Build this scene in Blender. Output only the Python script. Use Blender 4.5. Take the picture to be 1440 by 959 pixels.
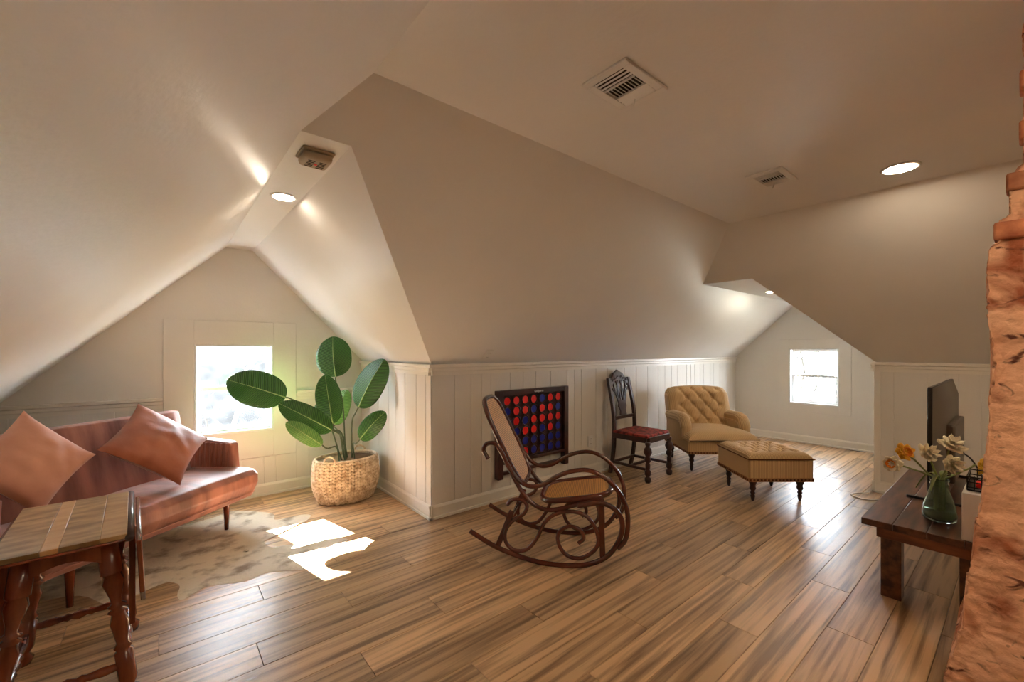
import bpy, math, random
from mathutils import Vector, Matrix, noise
rnd = random.Random(7)
scn = bpy.context.scene
COL = scn.collection
for o in list(bpy.data.objects): bpy.data.objects.remove(o)

# ---------------------------------------------------------------- camera, world, sun, exposure
TH, FPX, HZ, HC = 0.8794, 598.8, 491.7, 1.35        # yaw, focal length in px, horizon row, eye height
cam_d = bpy.data.cameras.new('camera'); cam = bpy.data.objects.new('camera', cam_d); COL.objects.link(cam)
cam_d.sensor_width = 36.0; cam_d.lens = FPX/1440*36; cam_d.shift_y = (HZ-479.5)/1440; cam_d.clip_start = 0.02
cam.location = (0, 0, HC); cam.rotation_euler = (math.pi/2, 0, TH-math.pi/2)
scn.camera = cam
vs = scn.view_settings
vs.view_transform = 'Standard'; vs.look = 'None'; vs.gamma = 1.0; vs.use_curve_mapping = False; vs.exposure = 1.55

w = bpy.data.worlds.new('world'); scn.world = w; w.use_nodes = True
bg = w.node_tree.nodes['Background']; bg.inputs[0].default_value = (0.82, 0.91, 1.0, 1); bg.inputs[1].default_value = 16.0
sun_d = bpy.data.lights.new('sun', 'SUN'); sun_d.energy = 80.0; sun_d.angle = 0.006; sun_d.color = (1.0, 0.97, 0.93)
sun = bpy.data.objects.new('sun', sun_d); COL.objects.link(sun); sun.location = (-3, 14, 9)
sun.rotation_euler = Vector((0.35, -1.5, -1.0)).to_track_quat('-Z', 'Y').to_euler()

# ---------------------------------------------------------------- room dimensions (metres)
xc, ya, yb, xg, xp, yq = 1.667, 3.019, 4.520, 7.205, 5.246, 0.913
hk, H, x1, y1, x2 = 1.231, 2.469, 0.667, 1.682, 3.890
Hr, xrl, xrr, Hr2, yr2, hb = 2.255, 0.449, 0.656, 2.031, 1.676, 0.955
xl, yk = -1.35, -3.2
SLs = (H-Hr)/(x1-xrl)
zl = H-SLs*(x1-xl)
def SAy(z): return ya+(z-hk)/(H-hk)*(y1-ya)
def SAz(y): return hk+(y-ya)/(y1-ya)*(H-hk)
def S2x(z): return xp+(z-hk)/(H-hk)*(x2-xp)
EX = Vector((math.sin(TH), -math.cos(TH), 0)); FW = Vector((math.cos(TH), math.sin(TH), 0))
def px(u, v, d): return Vector((0, 0, HC))+FW*d+EX*((u-720)/FPX*d)+Vector((0, 0, (HZ-v)/FPX*d))
def pz(u, v, z=0.0): return px(u, v, (HC-z)*FPX/(v-HZ))

# ---------------------------------------------------------------- materials
def new_mat(name):
    m = bpy.data.materials.new(name); m.use_nodes = True
    nt = m.node_tree; return m, nt, nt.nodes['Principled BSDF']
def N(nt, t, **kw):
    n = nt.nodes.new(t)
    for k, v in kw.items():
        if hasattr(n, k): setattr(n, k, v)
        else: n.inputs[k].default_value = v
    return n
def ramp(nt, stops):
    r = nt.nodes.new('ShaderNodeValToRGB'); e = r.color_ramp.elements
    while len(e) < len(stops): e.new(0.5)
    for s, (p, c) in zip(e, stops): s.position = p; s.color = (*c, 1)
    return r
def mat(name, c1, c2=None, rough=0.5, scale=8.0, stretch=(1, 1, 1), detail=4.0, lo=0.35, hi=0.65, bump=0.0, bscale=None,
        spec=0.5, metal=0.0, sheen=0.0, coat=0.0, rand=False, coords='Object', dist=0.0, brough=None):
    m, nt, p = new_mat(name); L = nt.links
    tc = N(nt, 'ShaderNodeTexCoord'); mp = N(nt, 'ShaderNodeMapping'); mp.inputs['Scale'].default_value = stretch
    src = tc.outputs[coords]
    if rand:
        oi = N(nt, 'ShaderNodeObjectInfo'); ml = N(nt, 'ShaderNodeMath', operation='MULTIPLY'); ml.inputs[1].default_value = 37.0
        L.new(oi.outputs['Random'], ml.inputs[0])
        ad = N(nt, 'ShaderNodeVectorMath', operation='ADD'); L.new(src, ad.inputs[0]); L.new(ml.outputs[0], ad.inputs[1]); src = ad.outputs[0]
    L.new(src, mp.inputs[0])
    p.inputs['Roughness'].default_value = rough; p.inputs['Specular IOR Level'].default_value = spec
    p.inputs['Metallic'].default_value = metal; p.inputs['Sheen Weight'].default_value = sheen
    p.inputs['Coat Weight'].default_value = coat; p.inputs['Coat Roughness'].default_value = 0.15
    if c2 is None: p.inputs['Base Color'].default_value = (*c1, 1)
    else:
        nz = N(nt, 'ShaderNodeTexNoise'); nz.inputs['Scale'].default_value = scale; nz.inputs['Detail'].default_value = detail; nz.inputs['Distortion'].default_value = dist
        L.new(mp.outputs[0], nz.inputs[0]); r = ramp(nt, [(lo, c1), (hi, c2)]); L.new(nz.outputs['Fac'], r.inputs[0])
        out = r.outputs[0]
        if rand:
            hv = N(nt, 'ShaderNodeHueSaturation'); rg = N(nt, 'ShaderNodeMapRange'); rg.inputs[3].default_value = 0.74; rg.inputs[4].default_value = 1.22
            L.new(oi.outputs['Random'], rg.inputs[0]); L.new(rg.outputs[0], hv.inputs['Value']); L.new(out, hv.inputs['Color']); out = hv.outputs[0]
        L.new(out, p.inputs['Base Color'])
    if bump:
        b = N(nt, 'ShaderNodeBump'); b.inputs['Strength'].default_value = bump; b.inputs['Distance'].default_value = 0.01
        nb = N(nt, 'ShaderNodeTexNoise'); nb.inputs['Scale'].default_value = bscale or scale*3; nb.inputs['Detail'].default_value = 3
        L.new(mp.outputs[0], nb.inputs[0]); L.new(nb.outputs['Fac'], b.inputs['Height']); L.new(b.outputs[0], p.inputs['Normal'])
    return m
def emis(name, col, s):
    m, nt, p = new_mat(name); p.inputs['Base Color'].default_value = (*col, 1)
    p.inputs['Emission Color'].default_value = (*col, 1); p.inputs['Emission Strength'].default_value = s; return m
def striped(name, c1, c2, scale, axis='X', rough=0.8, bump=0.3, sheen=0.2):
    m, nt, p = new_mat(name); L = nt.links
    tc = N(nt, 'ShaderNodeTexCoord'); wv = N(nt, 'ShaderNodeTexWave', bands_direction=axis); wv.inputs['Scale'].default_value = scale; wv.inputs['Distortion'].default_value = 0.3
    L.new(tc.outputs['Object'], wv.inputs[0]); r = ramp(nt, [(0.2, c1), (0.7, c2)]); L.new(wv.outputs['Fac'], r.inputs[0]); L.new(r.outputs[0], p.inputs['Base Color'])
    b = N(nt, 'ShaderNodeBump'); b.inputs['Strength'].default_value = bump; b.inputs['Distance'].default_value = 0.004
    L.new(wv.outputs['Fac'], b.inputs['Height']); L.new(b.outputs[0], p.inputs['Normal'])
    p.inputs['Roughness'].default_value = rough; p.inputs['Sheen Weight'].default_value = sheen; return m
def cane_mat():
    m, nt, p = new_mat('woven cane'); L = nt.links
    tc = N(nt, 'ShaderNodeTexCoord'); a = N(nt, 'ShaderNodeTexWave', bands_direction='X'); b = N(nt, 'ShaderNodeTexWave', bands_direction='Y')
    for x in (a, b): x.inputs['Scale'].default_value = 26.0; L.new(tc.outputs['Object'], x.inputs[0])
    mx = N(nt, 'ShaderNodeMath', operation='MAXIMUM'); L.new(a.outputs['Fac'], mx.inputs[0]); L.new(b.outputs['Fac'], mx.inputs[1])
    r = ramp(nt, [(0.3, (0.20, 0.085, 0.02)), (0.75, (0.74, 0.40, 0.125))]); L.new(mx.outputs[0], r.inputs[0]); L.new(r.outputs[0], p.inputs['Base Color'])
    bp = N(nt, 'ShaderNodeBump'); bp.inputs['Strength'].default_value = 0.5; bp.inputs['Distance'].default_value = 0.003
    L.new(mx.outputs[0], bp.inputs['Height']); L.new(bp.outputs[0], p.inputs['Normal']); p.inputs['Roughness'].default_value = 0.45; return m
def glass_mat(name, tint=(1, 1, 1), gl=0.06):
    m = bpy.data.materials.new(name); m.use_nodes = True; nt = m.node_tree; nt.nodes.clear(); L = nt.links
    o = N(nt, 'ShaderNodeOutputMaterial'); mx = N(nt, 'ShaderNodeMixShader'); t = N(nt, 'ShaderNodeBsdfTransparent'); g = N(nt, 'ShaderNodeBsdfGlossy')
    t.inputs[0].default_value = (*tint, 1); g.inputs['Roughness'].default_value = 0.03; mx.inputs[0].default_value = gl
    L.new(t.outputs[0], mx.inputs[1]); L.new(g.outputs[0], mx.inputs[2]); L.new(mx.outputs[0], o.inputs[0]); return m

PAINT = mat('ceiling paint', (0.735, 0.722, 0.70), (0.765, 0.752, 0.73), rough=0.36, scale=1.5, bump=0.12, bscale=45, spec=0.5)
WALL = mat('wall paint', (0.68, 0.655, 0.60), (0.715, 0.69, 0.635), rough=0.5, scale=1.5, bump=0.08, bscale=60)
TRIM = mat('trim paint', (0.76, 0.725, 0.65), rough=0.35)
VINYL = mat('window vinyl', (0.74, 0.75, 0.75), rough=0.35)
PLANK = mat('floor plank', (0.20, 0.118, 0.062), (0.60, 0.385, 0.205), rough=0.33, scale=1.5, stretch=(0.8, 20, 20), detail=12, lo=0.34, hi=0.57, bump=0.10, bscale=10, rand=True, dist=0.35)
BASEF = mat('subfloor', (0.08, 0.05, 0.03), rough=0.8)
VELVET = mat('rose velvet', (0.17, 0.045, 0.022), (0.46, 0.165, 0.10), rough=0.5, scale=2.2, stretch=(3.5, 1, 0.8), sheen=0.35, bump=0.15, bscale=12)
CUSH1 = mat('pink velvet', (0.47, 0.20, 0.12), (0.58, 0.27, 0.17), rough=0.6, scale=4, sheen=0.4, bump=0.4, bscale=9)
CUSH2 = mat('rust velvet', (0.25, 0.06, 0.022), (0.42, 0.13, 0.058), rough=0.5, scale=4, sheen=0.3, bump=0.4, bscale=9)
REDWOOD = mat('red mahogany', (0.11, 0.020, 0.008), (0.25, 0.055, 0.018), rough=0.22, scale=5, stretch=(4, 4, 0.6), coat=0.5)
BENT = mat('dark bentwood', (0.055, 0.012, 0.008), (0.13, 0.026, 0.013), rough=0.2, scale=6, coat=0.6)
EBONY = mat('dark carved wood', (0.018, 0.009, 0.008), (0.06, 0.02, 0.016), rough=0.28, scale=7, coat=0.3)
CANE = cane_mat()
TAN = striped('tan corduroy', (0.46, 0.295, 0.135), (0.66, 0.46, 0.235), 28, 'X')
BAND = mat('rust braid band', (0.30, 0.13, 0.05), (0.42, 0.20, 0.08), rough=0.7, scale=60)
BRASSN = mat('brass nail', (0.16, 0.06, 0.025), rough=0.35, metal=0.7)
REDSEAT = mat('red patterned seat', (0.10, 0.010, 0.012), (0.42, 0.055, 0.045), rough=0.7, scale=26, lo=0.4, hi=0.6)
RUSTIC = mat('rustic dark plank', (0.035, 0.012, 0.006), (0.17, 0.065, 0.028), rough=0.36, scale=3, stretch=(1.0, 7, 7), detail=7, coat=0.1)
RUSTEDGE = mat('rustic red edge', (0.13, 0.035, 0.012), (0.30, 0.10, 0.035), rough=0.3, scale=4, stretch=(3, 1, 6))
BLACKP = mat('black plastic', (0.012, 0.011, 0.010), rough=0.35)
TVBACK = mat('grey brown tv shell', (0.12, 0.095, 0.07), rough=0.4)
WHITEP = mat('white plastic', (0.75, 0.74, 0.71), rough=0.4)
BEIGE = mat('aged beige plastic', (0.40, 0.31, 0.21), rough=0.5)
DARK = mat('dark recess', (0.02, 0.014, 0.010), rough=0.8)
def leaf_mat(name, c1, c2):
    m, nt, p = new_mat(name); L = nt.links
    tc = N(nt, 'ShaderNodeTexCoord'); sp = N(nt, 'ShaderNodeSeparateXYZ'); L.new(tc.outputs['Object'], sp.inputs[0])
    ab = N(nt, 'ShaderNodeMath', operation='ABSOLUTE'); L.new(sp.outputs[0], ab.inputs[0])
    m1 = N(nt, 'ShaderNodeMath', operation='MULTIPLY_ADD'); L.new(ab.outputs[0], m1.inputs[0]); m1.inputs[1].default_value = -0.45; L.new(sp.outputs[1], m1.inputs[2])
    m2 = N(nt, 'ShaderNodeMath', operation='MULTIPLY'); L.new(m1.outputs[0], m2.inputs[0]); m2.inputs[1].default_value = 420.0
    sn = N(nt, 'ShaderNodeMath', operation='SINE'); L.new(m2.outputs[0], sn.inputs[0])
    r = ramp(nt, [(0.0, c1), (1.0, c2)]); mr = N(nt, 'ShaderNodeMapRange'); mr.inputs[1].default_value = -0.6; mr.inputs[2].default_value = 1.4
    L.new(sn.outputs[0], mr.inputs[0]); L.new(mr.outputs[0], r.inputs[0]); L.new(r.outputs[0], p.inputs['Base Color'])
    b = N(nt, 'ShaderNodeBump'); b.inputs['Strength'].default_value = 0.5; b.inputs['Distance'].default_value = 0.004; L.new(sn.outputs[0], b.inputs['Height']); L.new(b.outputs[0], p.inputs['Normal'])
    p.inputs['Roughness'].default_value = 0.32; p.inputs['Subsurface Weight'].default_value = 0.0; return m
LEAF = leaf_mat('leaf green', (0.012, 0.085, 0.010), (0.065, 0.23, 0.028))
LEAFL = leaf_mat('light leaf green', (0.10, 0.28, 0.05), (0.22, 0.44, 0.10))
RIB = mat('leaf midrib', (0.30, 0.46, 0.14), rough=0.45)
STEM = mat('plant stem', (0.045, 0.075, 0.025), (0.09, 0.11, 0.05), rough=0.5)
WEAVE = mat('woven seagrass', (0.40, 0.26, 0.145), (0.74, 0.59, 0.42), rough=0.8, scale=22, lo=0.3, hi=0.6)
LINER = mat('basket liner', (0.22, 0.13, 0.06), rough=0.9)
SOIL = mat('moss and soil', (0.06, 0.05, 0.035), (0.22, 0.19, 0.14), rough=0.95, scale=50, bump=0.8)
HIDE = mat('cowhide', (0.24, 0.17, 0.10), (0.66, 0.57, 0.43), rough=0.85, scale=7.0, detail=11, lo=0.34, hi=0.50, bump=0.4, bscale=60, sheen=0.3)
PLASTER = mat('orange plaster', (0.42, 0.12, 0.05), (0.90, 0.50, 0.30), rough=0.9, scale=5, detail=13, lo=0.33, hi=0.50, bump=1.0, bscale=30, dist=0.8)
nt = PLASTER.node_tree; pb = nt.nodes['Principled BSDF']; src = pb.inputs['Base Color'].links[0].from_socket      # dark brown colour for small fissures and spots
tc = N(nt, 'ShaderNodeTexCoord'); nz = N(nt, 'ShaderNodeTexNoise'); nz.inputs['Scale'].default_value = 9.0; nz.inputs['Detail'].default_value = 9.0; nz.inputs['Distortion'].default_value = 1.5
mpp = N(nt, 'ShaderNodeMapping'); mpp.inputs['Scale'].default_value = (1, 1, 1.7); nt.links.new(tc.outputs['Object'], mpp.inputs[0]); nt.links.new(mpp.outputs[0], nz.inputs[0])
rr = ramp(nt, [(0.60, (0, 0, 0)), (0.68, (1, 1, 1))]); nt.links.new(nz.outputs['Fac'], rr.inputs[0])
mxn = N(nt, 'ShaderNodeMix', data_type='RGBA'); nt.links.new(rr.outputs[0], mxn.inputs[0]); nt.links.new(src, mxn.inputs[6]); mxn.inputs[7].default_value = (0.16, 0.045, 0.025, 1); nt.links.new(mxn.outputs[2], pb.inputs['Base Color'])
BRICK = mat('red brick', (0.36, 0.10, 0.045), (0.62, 0.25, 0.12), rough=0.9, scale=14, bump=0.6, rand=True)
GLASS = glass_mat('window glass')
RED = mat('red disc', (0.92, 0.018, 0.014), rough=0.35)
BLUE = mat('blue disc', (0.008, 0.018, 0.33), rough=0.35)
BOARDF = mat('dark stained frame', (0.020, 0.008, 0.008), (0.06, 0.015, 0.013), rough=0.35, scale=8)
PETALW = mat('cream petal', (0.78, 0.70, 0.47), (0.86, 0.80, 0.62), rough=0.6, scale=20)
PETALY = mat('yellow petal', (0.85, 0.42, 0.02), (0.90, 0.55, 0.05), rough=0.6, scale=20)
CORONA = mat('orange corona', (0.80, 0.25, 0.01), rough=0.6)
FSTEM = mat('daffodil stem', (0.20, 0.27, 0.08), (0.32, 0.36, 0.14), rough=0.5)
BARK = mat('grey bark', (0.02, 0.018, 0.016), (0.04, 0.036, 0.032), rough=0.9, scale=6)
GRASS = mat('dry winter ground', (0.10, 0.095, 0.07), (0.2, 0.19, 0.15), rough=0.95, scale=3)
CORD = mat('white cord', (0.8, 0.78, 0.73), rough=0.5)
LAMPW = emis('lamp disc warm', (1.0, 0.80, 0.56), 80.0)
LAMPN = emis('lamp disc neutral', (1.0, 0.86, 0.68), 26.0)

# ---------------------------------------------------------------- mesh helpers
class MB:
    def __init__(s): s.v = []; s.f = []
    def add(s, vs, fs):
        k = len(s.v); s.v += [Vector(p) for p in vs]; s.f += [tuple(i+k for i in f) for f in fs]; return s
    def box(s, c, d, rot=None, taper=1.0):
        hx, hy, hz = d[0]/2, d[1]/2, d[2]/2; c = Vector(c)
        P = [Vector((sx*hx*(taper if sz < 0 else 1), sy*hy*(taper if sz < 0 else 1), sz*hz)) for sz in (-1, 1) for sy in (-1, 1) for sx in (-1, 1)]
        if rot is not None: P = [rot @ p for p in P]
        return s.add([p+c for p in P], [(0, 2, 3, 1), (4, 5, 7, 6), (0, 1, 5, 4), (2, 6, 7, 3), (0, 4, 6, 2), (1, 3, 7, 5)])
    def bar(s, a, b, wd, th, up=(0, 0, 1)):
        a = Vector(a); b = Vector(b); t = (b-a).normalized(); u = Vector(up)
        if abs(t.dot(u)) > 0.95: u = Vector((1, 0, 0))
        x = t.cross(u).normalized(); y = x.cross(t)
        P = [q+x*sx*wd/2+y*sy*th/2 for q in (a, b) for sx, sy in ((-1, -1), (1, -1), (1, 1), (-1, 1))]
        return s.add(P, [(3, 2, 1, 0), (4, 5, 6, 7)]+[(i, (i+1) % 4, 4+(i+1) % 4, 4+i) for i in range(4)])
    def tube(s, pts, r, n=10, closed=False, flat=None):
        pts = [Vector(p) for p in pts]; m = len(pts); R = r if isinstance(r, (list, tuple)) else [r]*m
        T = []
        for i in range(m):
            a = pts[(i-1) % m] if (closed or i) else pts[i]; b = pts[(i+1) % m] if (closed or i < m-1) else pts[i]
            T.append((b-a).normalized())
        u = Vector((0, 0, 1)) if abs(T[0].z) < 0.9 else Vector((1, 0, 0)); u = (u-T[0]*u.dot(T[0])).normalized()
        k = len(s.v)
        for i in range(m):
            u = (u-T[i]*u.dot(T[i])).normalized(); x = T[i].cross(u)
            for j in range(n):
                a = 2*math.pi*j/n; s.v.append(pts[i]+(u*math.cos(a)+x*math.sin(a)*(flat or 1))*R[i])
        for i in range(m if closed else m-1):
            i2 = (i+1) % m
            for j in range(n): s.f.append((k+i*n+j, k+i*n+(j+1) % n, k+i2*n+(j+1) % n, k+i2*n+j))
        if not closed: s.f.append(tuple(k+j for j in range(n))[::-1]); s.f.append(tuple(k+(m-1)*n+j for j in range(n)))
        return s
    def lathe(s, prof, o=(0, 0, 0), n=20, axis=None, sx=1, sy=1):
        o = Vector(o); q = Vector((0, 0, 1)).rotation_difference(Vector(axis)) if axis is not None else None; k = len(s.v)
        for r, z in prof:
            for j in range(n):
                a = 2*math.pi*j/n; p = Vector((r*math.cos(a)*sx, r*math.sin(a)*sy, z)); s.v.append(o+(q @ p if q else p))
        for i in range(len(prof)-1):
            for j in range(n): s.f.append((k+i*n+j, k+i*n+(j+1) % n, k+(i+1)*n+(j+1) % n, k+(i+1)*n+j))
        s.f.append(tuple(k+j for j in range(n))[::-1]); s.f.append(tuple(k+(len(prof)-1)*n+j for j in range(n))); return s
    def prism(s, poly, off):
        poly = [Vector(p) for p in poly]; off = Vector(off); n = len(poly); nn = Vector((0, 0, 0))
        for i in range(n): nn += poly[i].cross(poly[(i+1) % n])
        if nn.dot(off) > 0: poly = poly[::-1]
        return s.add(poly+[p+off for p in poly], [tuple(range(n)), tuple(range(2*n-1, n-1, -1))]+[(i, n+i, n+(i+1) % n, (i+1) % n) for i in range(n)])
    def grid(s, fn, nu, nv, closed_u=False):
        k = len(s.v)
        for j in range(nv+1):
            for i in range(nu if closed_u else nu+1): s.v.append(Vector(fn(i/nu, j/nv)))
        wd = nu if closed_u else nu+1
        for j in range(nv):
            for i in range(nu):
                i2 = (i+1) % wd if closed_u else i+1
                s.f.append((k+j*wd+i, k+j*wd+i2, k+(j+1)*wd+i2, k+(j+1)*wd+i))
        return s
    def build(s, name, m, parent=None, smooth=False, bevel=0.0, seg=2, sub=0, solid=0.0, kind=None, loc=None):
        me = bpy.data.meshes.new(name); me.from_pydata([tuple(p) for p in s.v], [], s.f); me.update()
        me.materials.append(m); o = bpy.data.objects.new(name, me); COL.objects.link(o)
        if parent is not None: o.parent = parent
        if loc is not None: o.location = loc
        if smooth:
            for p in me.polygons: p.use_smooth = True
        if solid: md = o.modifiers.new('solid', 'SOLIDIFY'); md.thickness = solid; md.offset = 0
        if bevel: md = o.modifiers.new('bevel', 'BEVEL'); md.width = bevel; md.segments = seg; md.limit_method = 'ANGLE'; md.angle_limit = 0.6
        if sub: md = o.modifiers.new('sub', 'SUBSURF'); md.levels = sub; md.render_levels = sub
        if bevel:
            for p in me.polygons: p.use_smooth = True
            try: me.set_sharp_from_angle(angle=0.7)
            except Exception: pass
        if kind: o['kind'] = kind
        return o
def thing(name, label, cat, loc=(0, 0, 0), rz=0.0, group=None):
    o = bpy.data.objects.new(name, None); COL.objects.link(o); o.empty_display_size = 0.1
    o.location = loc; o.rotation_euler = (0, 0, rz); o['label'] = label; o['category'] = cat
    if group: o['group'] = group
    return o
def tag(o, label, cat, group=None):
    o['label'] = label; o['category'] = cat
    if group: o['group'] = group
    return o
def S(o): o['kind'] = 'structure'; return o
def spline(pts, n=6, closed=False):
    P = [Vector(p) for p in pts]; out = []; m = len(P)
    rng = range(m if closed else m-1)
    for i in rng:
        p0 = P[(i-1) % m] if (closed or i > 0) else P[0]*2-P[1]; p1 = P[i]; p2 = P[(i+1) % m]
        p3 = P[(i+2) % m] if (closed or i < m-2) else P[-1]*2-P[-2]
        for k in range(n):
            t = k/n; out.append(0.5*((2*p1)+(-p0+p2)*t+(2*p0-5*p1+4*p2-p3)*t*t+(-p0+3*p1-3*p2+p3)*t**3))
    if not closed: out.append(P[-1])
    return out

# ---------------------------------------------------------------- floor with separate planks
fl = S(MB().box(((xl+xg)/2, (yk+yb)/2, -0.06), (xg-xl+0.2, yb-yk+0.2, 0.10)).build('floor', BASEF))
PW, PL = 0.182, 1.22
pm = MB().box((0, 0, 0), (PL-0.002, PW-0.002, 0.012)).build('plank', PLANK, fl, bevel=0.0012, seg=1)
first = True; rest = MB(); j = 0; y = yk
while y < yb+0.05:
    off = (j*0.437) % PL; x = xl-PL+off
    while x < xg+PL:
        cx, cy = x+PL/2, y+PW/2
        inside = (cx < xc+0.6 or cy < ya+0.1) and (cx < xp+0.6 or cy > yq-0.2)
        if inside and cx > xl-0.3 and cx < xg+0.5:
            if cx*FW.x+cy*FW.y > 0.9:
                if first: o = pm; first = False
                else: o = pm.copy(); COL.objects.link(o); o.parent = fl
                o.location = (cx, cy, -0.006)
            else: rest.box((cx, cy, -0.006), (PL-0.002, PW-0.002, 0.012))
        x += PL
    y += PW; j += 1
rest.build('plank_field', PLANK, fl, kind='stuff')

# ---------------------------------------------------------------- ceilings, slopes and walls
def slab(name, poly, off, m): return S(MB().prism(poly, off).build(name, m))
slab('ceiling', [(x1, y1, H), (x2, y1, H), (x2, yk, H), (x1, yk, H)], (0, 0, 0.1), PAINT)
slab('ceiling_slope_left', [(xl, yk, zl), (x1, yk, H), (x1, y1, H), (xrl, SAy(Hr), Hr), (xrl, yb, Hr), (xl, yb, zl)], (-0.07, 0, 0.07), PAINT)
slab('ceiling_ridge_left', [(xrl, SAy(Hr), Hr), (xrr, SAy(Hr), Hr), (xrr, yb, Hr), (xrl, yb, Hr)], (0, 0, 0.1), PAINT)
slab('ceiling_slope_alcove', [(xrr, SAy(Hr), Hr), (xc, ya, hk), (xc, yb, hk), (xrr, yb, Hr)], (0.07, 0, 0.07), PAINT)
slab('ceiling_slope_back', [(x1, y1, H), (x2, y1, H), (S2x(Hr2), SAy(Hr2), Hr2), (xg, SAy(Hr2), Hr2), (xg, ya, hk), (xc, ya, hk), (xrr, SAy(Hr), Hr), (xrl, SAy(Hr), Hr)], (0, 0.07, 0.07), PAINT)
slab('ceiling_slope_right', [(x2, y1, H), (S2x(Hr2), SAy(Hr2), Hr2), (S2x(Hr2), yr2, Hr2), (xp, yq, hk), (xp, yk, hk), (x2, yk, H)], (0.07, 0, 0.07), PAINT)
slab('ceiling_ridge_right', [(S2x(Hr2), SAy(Hr2), Hr2), (xg, SAy(Hr2), Hr2), (xg, yr2, Hr2), (S2x(Hr2), yr2, Hr2)], (0, 0, 0.1), PAINT)
slab('ceiling_slope_nook', [(S2x(Hr2), yr2, Hr2), (xg, yr2, Hr2), (xg, yq, hk), (xp, yq, hk)], (0, -0.07, 0.07), PAINT)
wA = slab('wall_back', [(xc, ya, 0), (xg, ya, 0), (xg, ya, hk), (xc, ya, hk)], (0, 0.1, 0), WALL)
wS = slab('wall_alcove_side', [(xc, ya, 0), (xc, yb, 0), (xc, yb, hk), (xc, ya, hk)], (0.1, 0, 0), WALL)
wP = slab('wall_right', [(xp, yq, 0), (xp, yk, 0), (xp, yk, hk), (xp, yq, hk)], (0.1, 0, 0), WALL)
wQ = slab('wall_nook_side', [(xp, yq, 0), (xg, yq, 0), (xg, yq, hk), (xp, yq, hk)], (0, -0.1, 0), WALL)
slab('wall_left', [(xl, yk, 0), (xl, yb, 0), (xl, yb, zl), (xl, yk, zl)], (-0.1, 0, 0), WALL)
slab('wall_front', [(xl, yk, 0), (xp, yk, 0), (xp, yk, hk), (x2, yk, H), (x1, yk, H), (xl, yk, zl)], (0, -0.1, 0), WALL)
# gable wall of the alcove with its window opening
WX0, WX1, WZ0, WZ1 = 0.225, 0.826, 0.600, 1.392
def gB(x, z): return (x, yb, z)
zS = lambda x: H-SLs*(x1-x)
mb = MB()
for poly in ([gB(xl, 0), gB(WX0, 0), gB(WX0, zS(WX0)), gB(xl, zl)],
             [gB(WX1, 0), gB(xc, 0), gB(xc, hk), gB(WX1, hk+(WX1-xc)/(xrr-xc)*(Hr-hk))],
             [gB(WX0, 0), gB(WX1, 0), gB(WX1, WZ0), gB(WX0, WZ0)],
             [gB(WX0, WZ1), gB(WX1, WZ1), gB(WX1, hk+(WX1-xc)/(xrr-xc)*(Hr-hk)), gB(xrr, Hr), gB(xrl, Hr), gB(WX0, zS(WX0))]):
    mb.prism(poly, (0, 0.14, 0))
wB = S(mb.build('wall_gable_left', WALL))
# gable wall of the right nook
VY0, VY1, VZ0, VZ1 = 1.640, 2.243, 0.560, 1.362
def gR(y, z): return (xg, y, z)
zN = lambda y: hk+(y-yq)/(yr2-yq)*(Hr2-hk)
mb = MB()
for poly in ([gR(yq, 0), gR(VY0, 0), gR(VY0, zN(VY0)), gR(yq, hk)],
             [gR(VY1, 0), gR(ya, 0), gR(ya, hk), gR(VY1, SAz(VY1))],
             [gR(VY0, 0), gR(VY1, 0), gR(VY1, VZ0), gR(VY0, VZ0)],
             [gR(VY0, VZ1), gR(VY1, VZ1), gR(VY1, SAz(VY1)), gR(SAy(Hr2), Hr2), gR(yr2, Hr2), gR(VY0, zN(VY0))]):
    mb.prism(poly, (0.14, 0, 0))
wR = S(mb.build('wall_gable_right', WALL))

# wainscot boards: each board a piece of its wall
def boards(wall, a, b, nrm, z0, z1, cuts, rng):
    a = Vector(a); b = Vector(b); L = (b-a).length; t = (b-a)/L; nrm = Vector(nrm); x = 0; i = 0
    cuts = list(cuts)
    while x < L-0.02:
        wd = cuts[i] if i < len(cuts) else rng.choice((0.11, 0.16, 0.2, 0.24)); wd = min(wd, L-x); i += 1
        if L-x-wd < 0.04: wd = L-x
        c = a+t*(x+wd/2)+nrm*0.002
        dx = (wd-0.0045); d = (abs(t.x)*dx+abs(nrm.x)*0.005, abs(t.y)*dx+abs(nrm.y)*0.005, z1-z0)
        MB().box((0, 0, 0), d).build('board', WALL, wall, bevel=0.0015, seg=1, loc=(c.x, c.y, (z0+z1)/2)); x += wd
def railing(name, a, b, nrm, z, parent=None):
    a = Vector(a); b = Vector(b); n = Vector(nrm)
    prof = [(0.0, -0.088), (0.010, -0.088), (0.012, -0.060), (0.018, -0.052), (0.018, -0.030), (0.034, -0.022), (0.036, 0.0), (0.0, 0.0)]
    mb = MB().prism([a+n*p+Vector((0, 0, z+q)) for p, q in prof], b-a)
    return S(mb.build(name, TRIM))
def baseb(name, a, b, nrm):
    a = Vector(a); b = Vector(b); n = Vector(nrm)
    prof = [(0, 0), (0.026, 0), (0.026, 0.018), (0.016, 0.022), (0.015, 0.088), (0.008, 0.108), (0, 0.108)]
    return S(MB().prism([a+n*p+Vector((0, 0, q)) for p, q in prof], b-a).build(name, TRIM))
r1 = random.Random(3)
boards(wA, (xc, ya, 0), (xg, ya, 0), (0, -1, 0), 0.09, hk-0.07, [0.21, 0.163, 0.111, 0.10, 0.22], r1)
boards(wS, (xc, ya, 0), (xc, yb, 0), (-1, 0, 0), 0.09, hk-0.07, [0.09, 0.165, 0.215, 0.19, 0.155], r1)
boards(wP, (xp, yq-0.03, 0), (xp, -1.2, 0), (-1, 0, 0), 0.09, hk-0.07, [0.10, 0.223, 0.115, 0.075, 0.13], r1)
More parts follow.
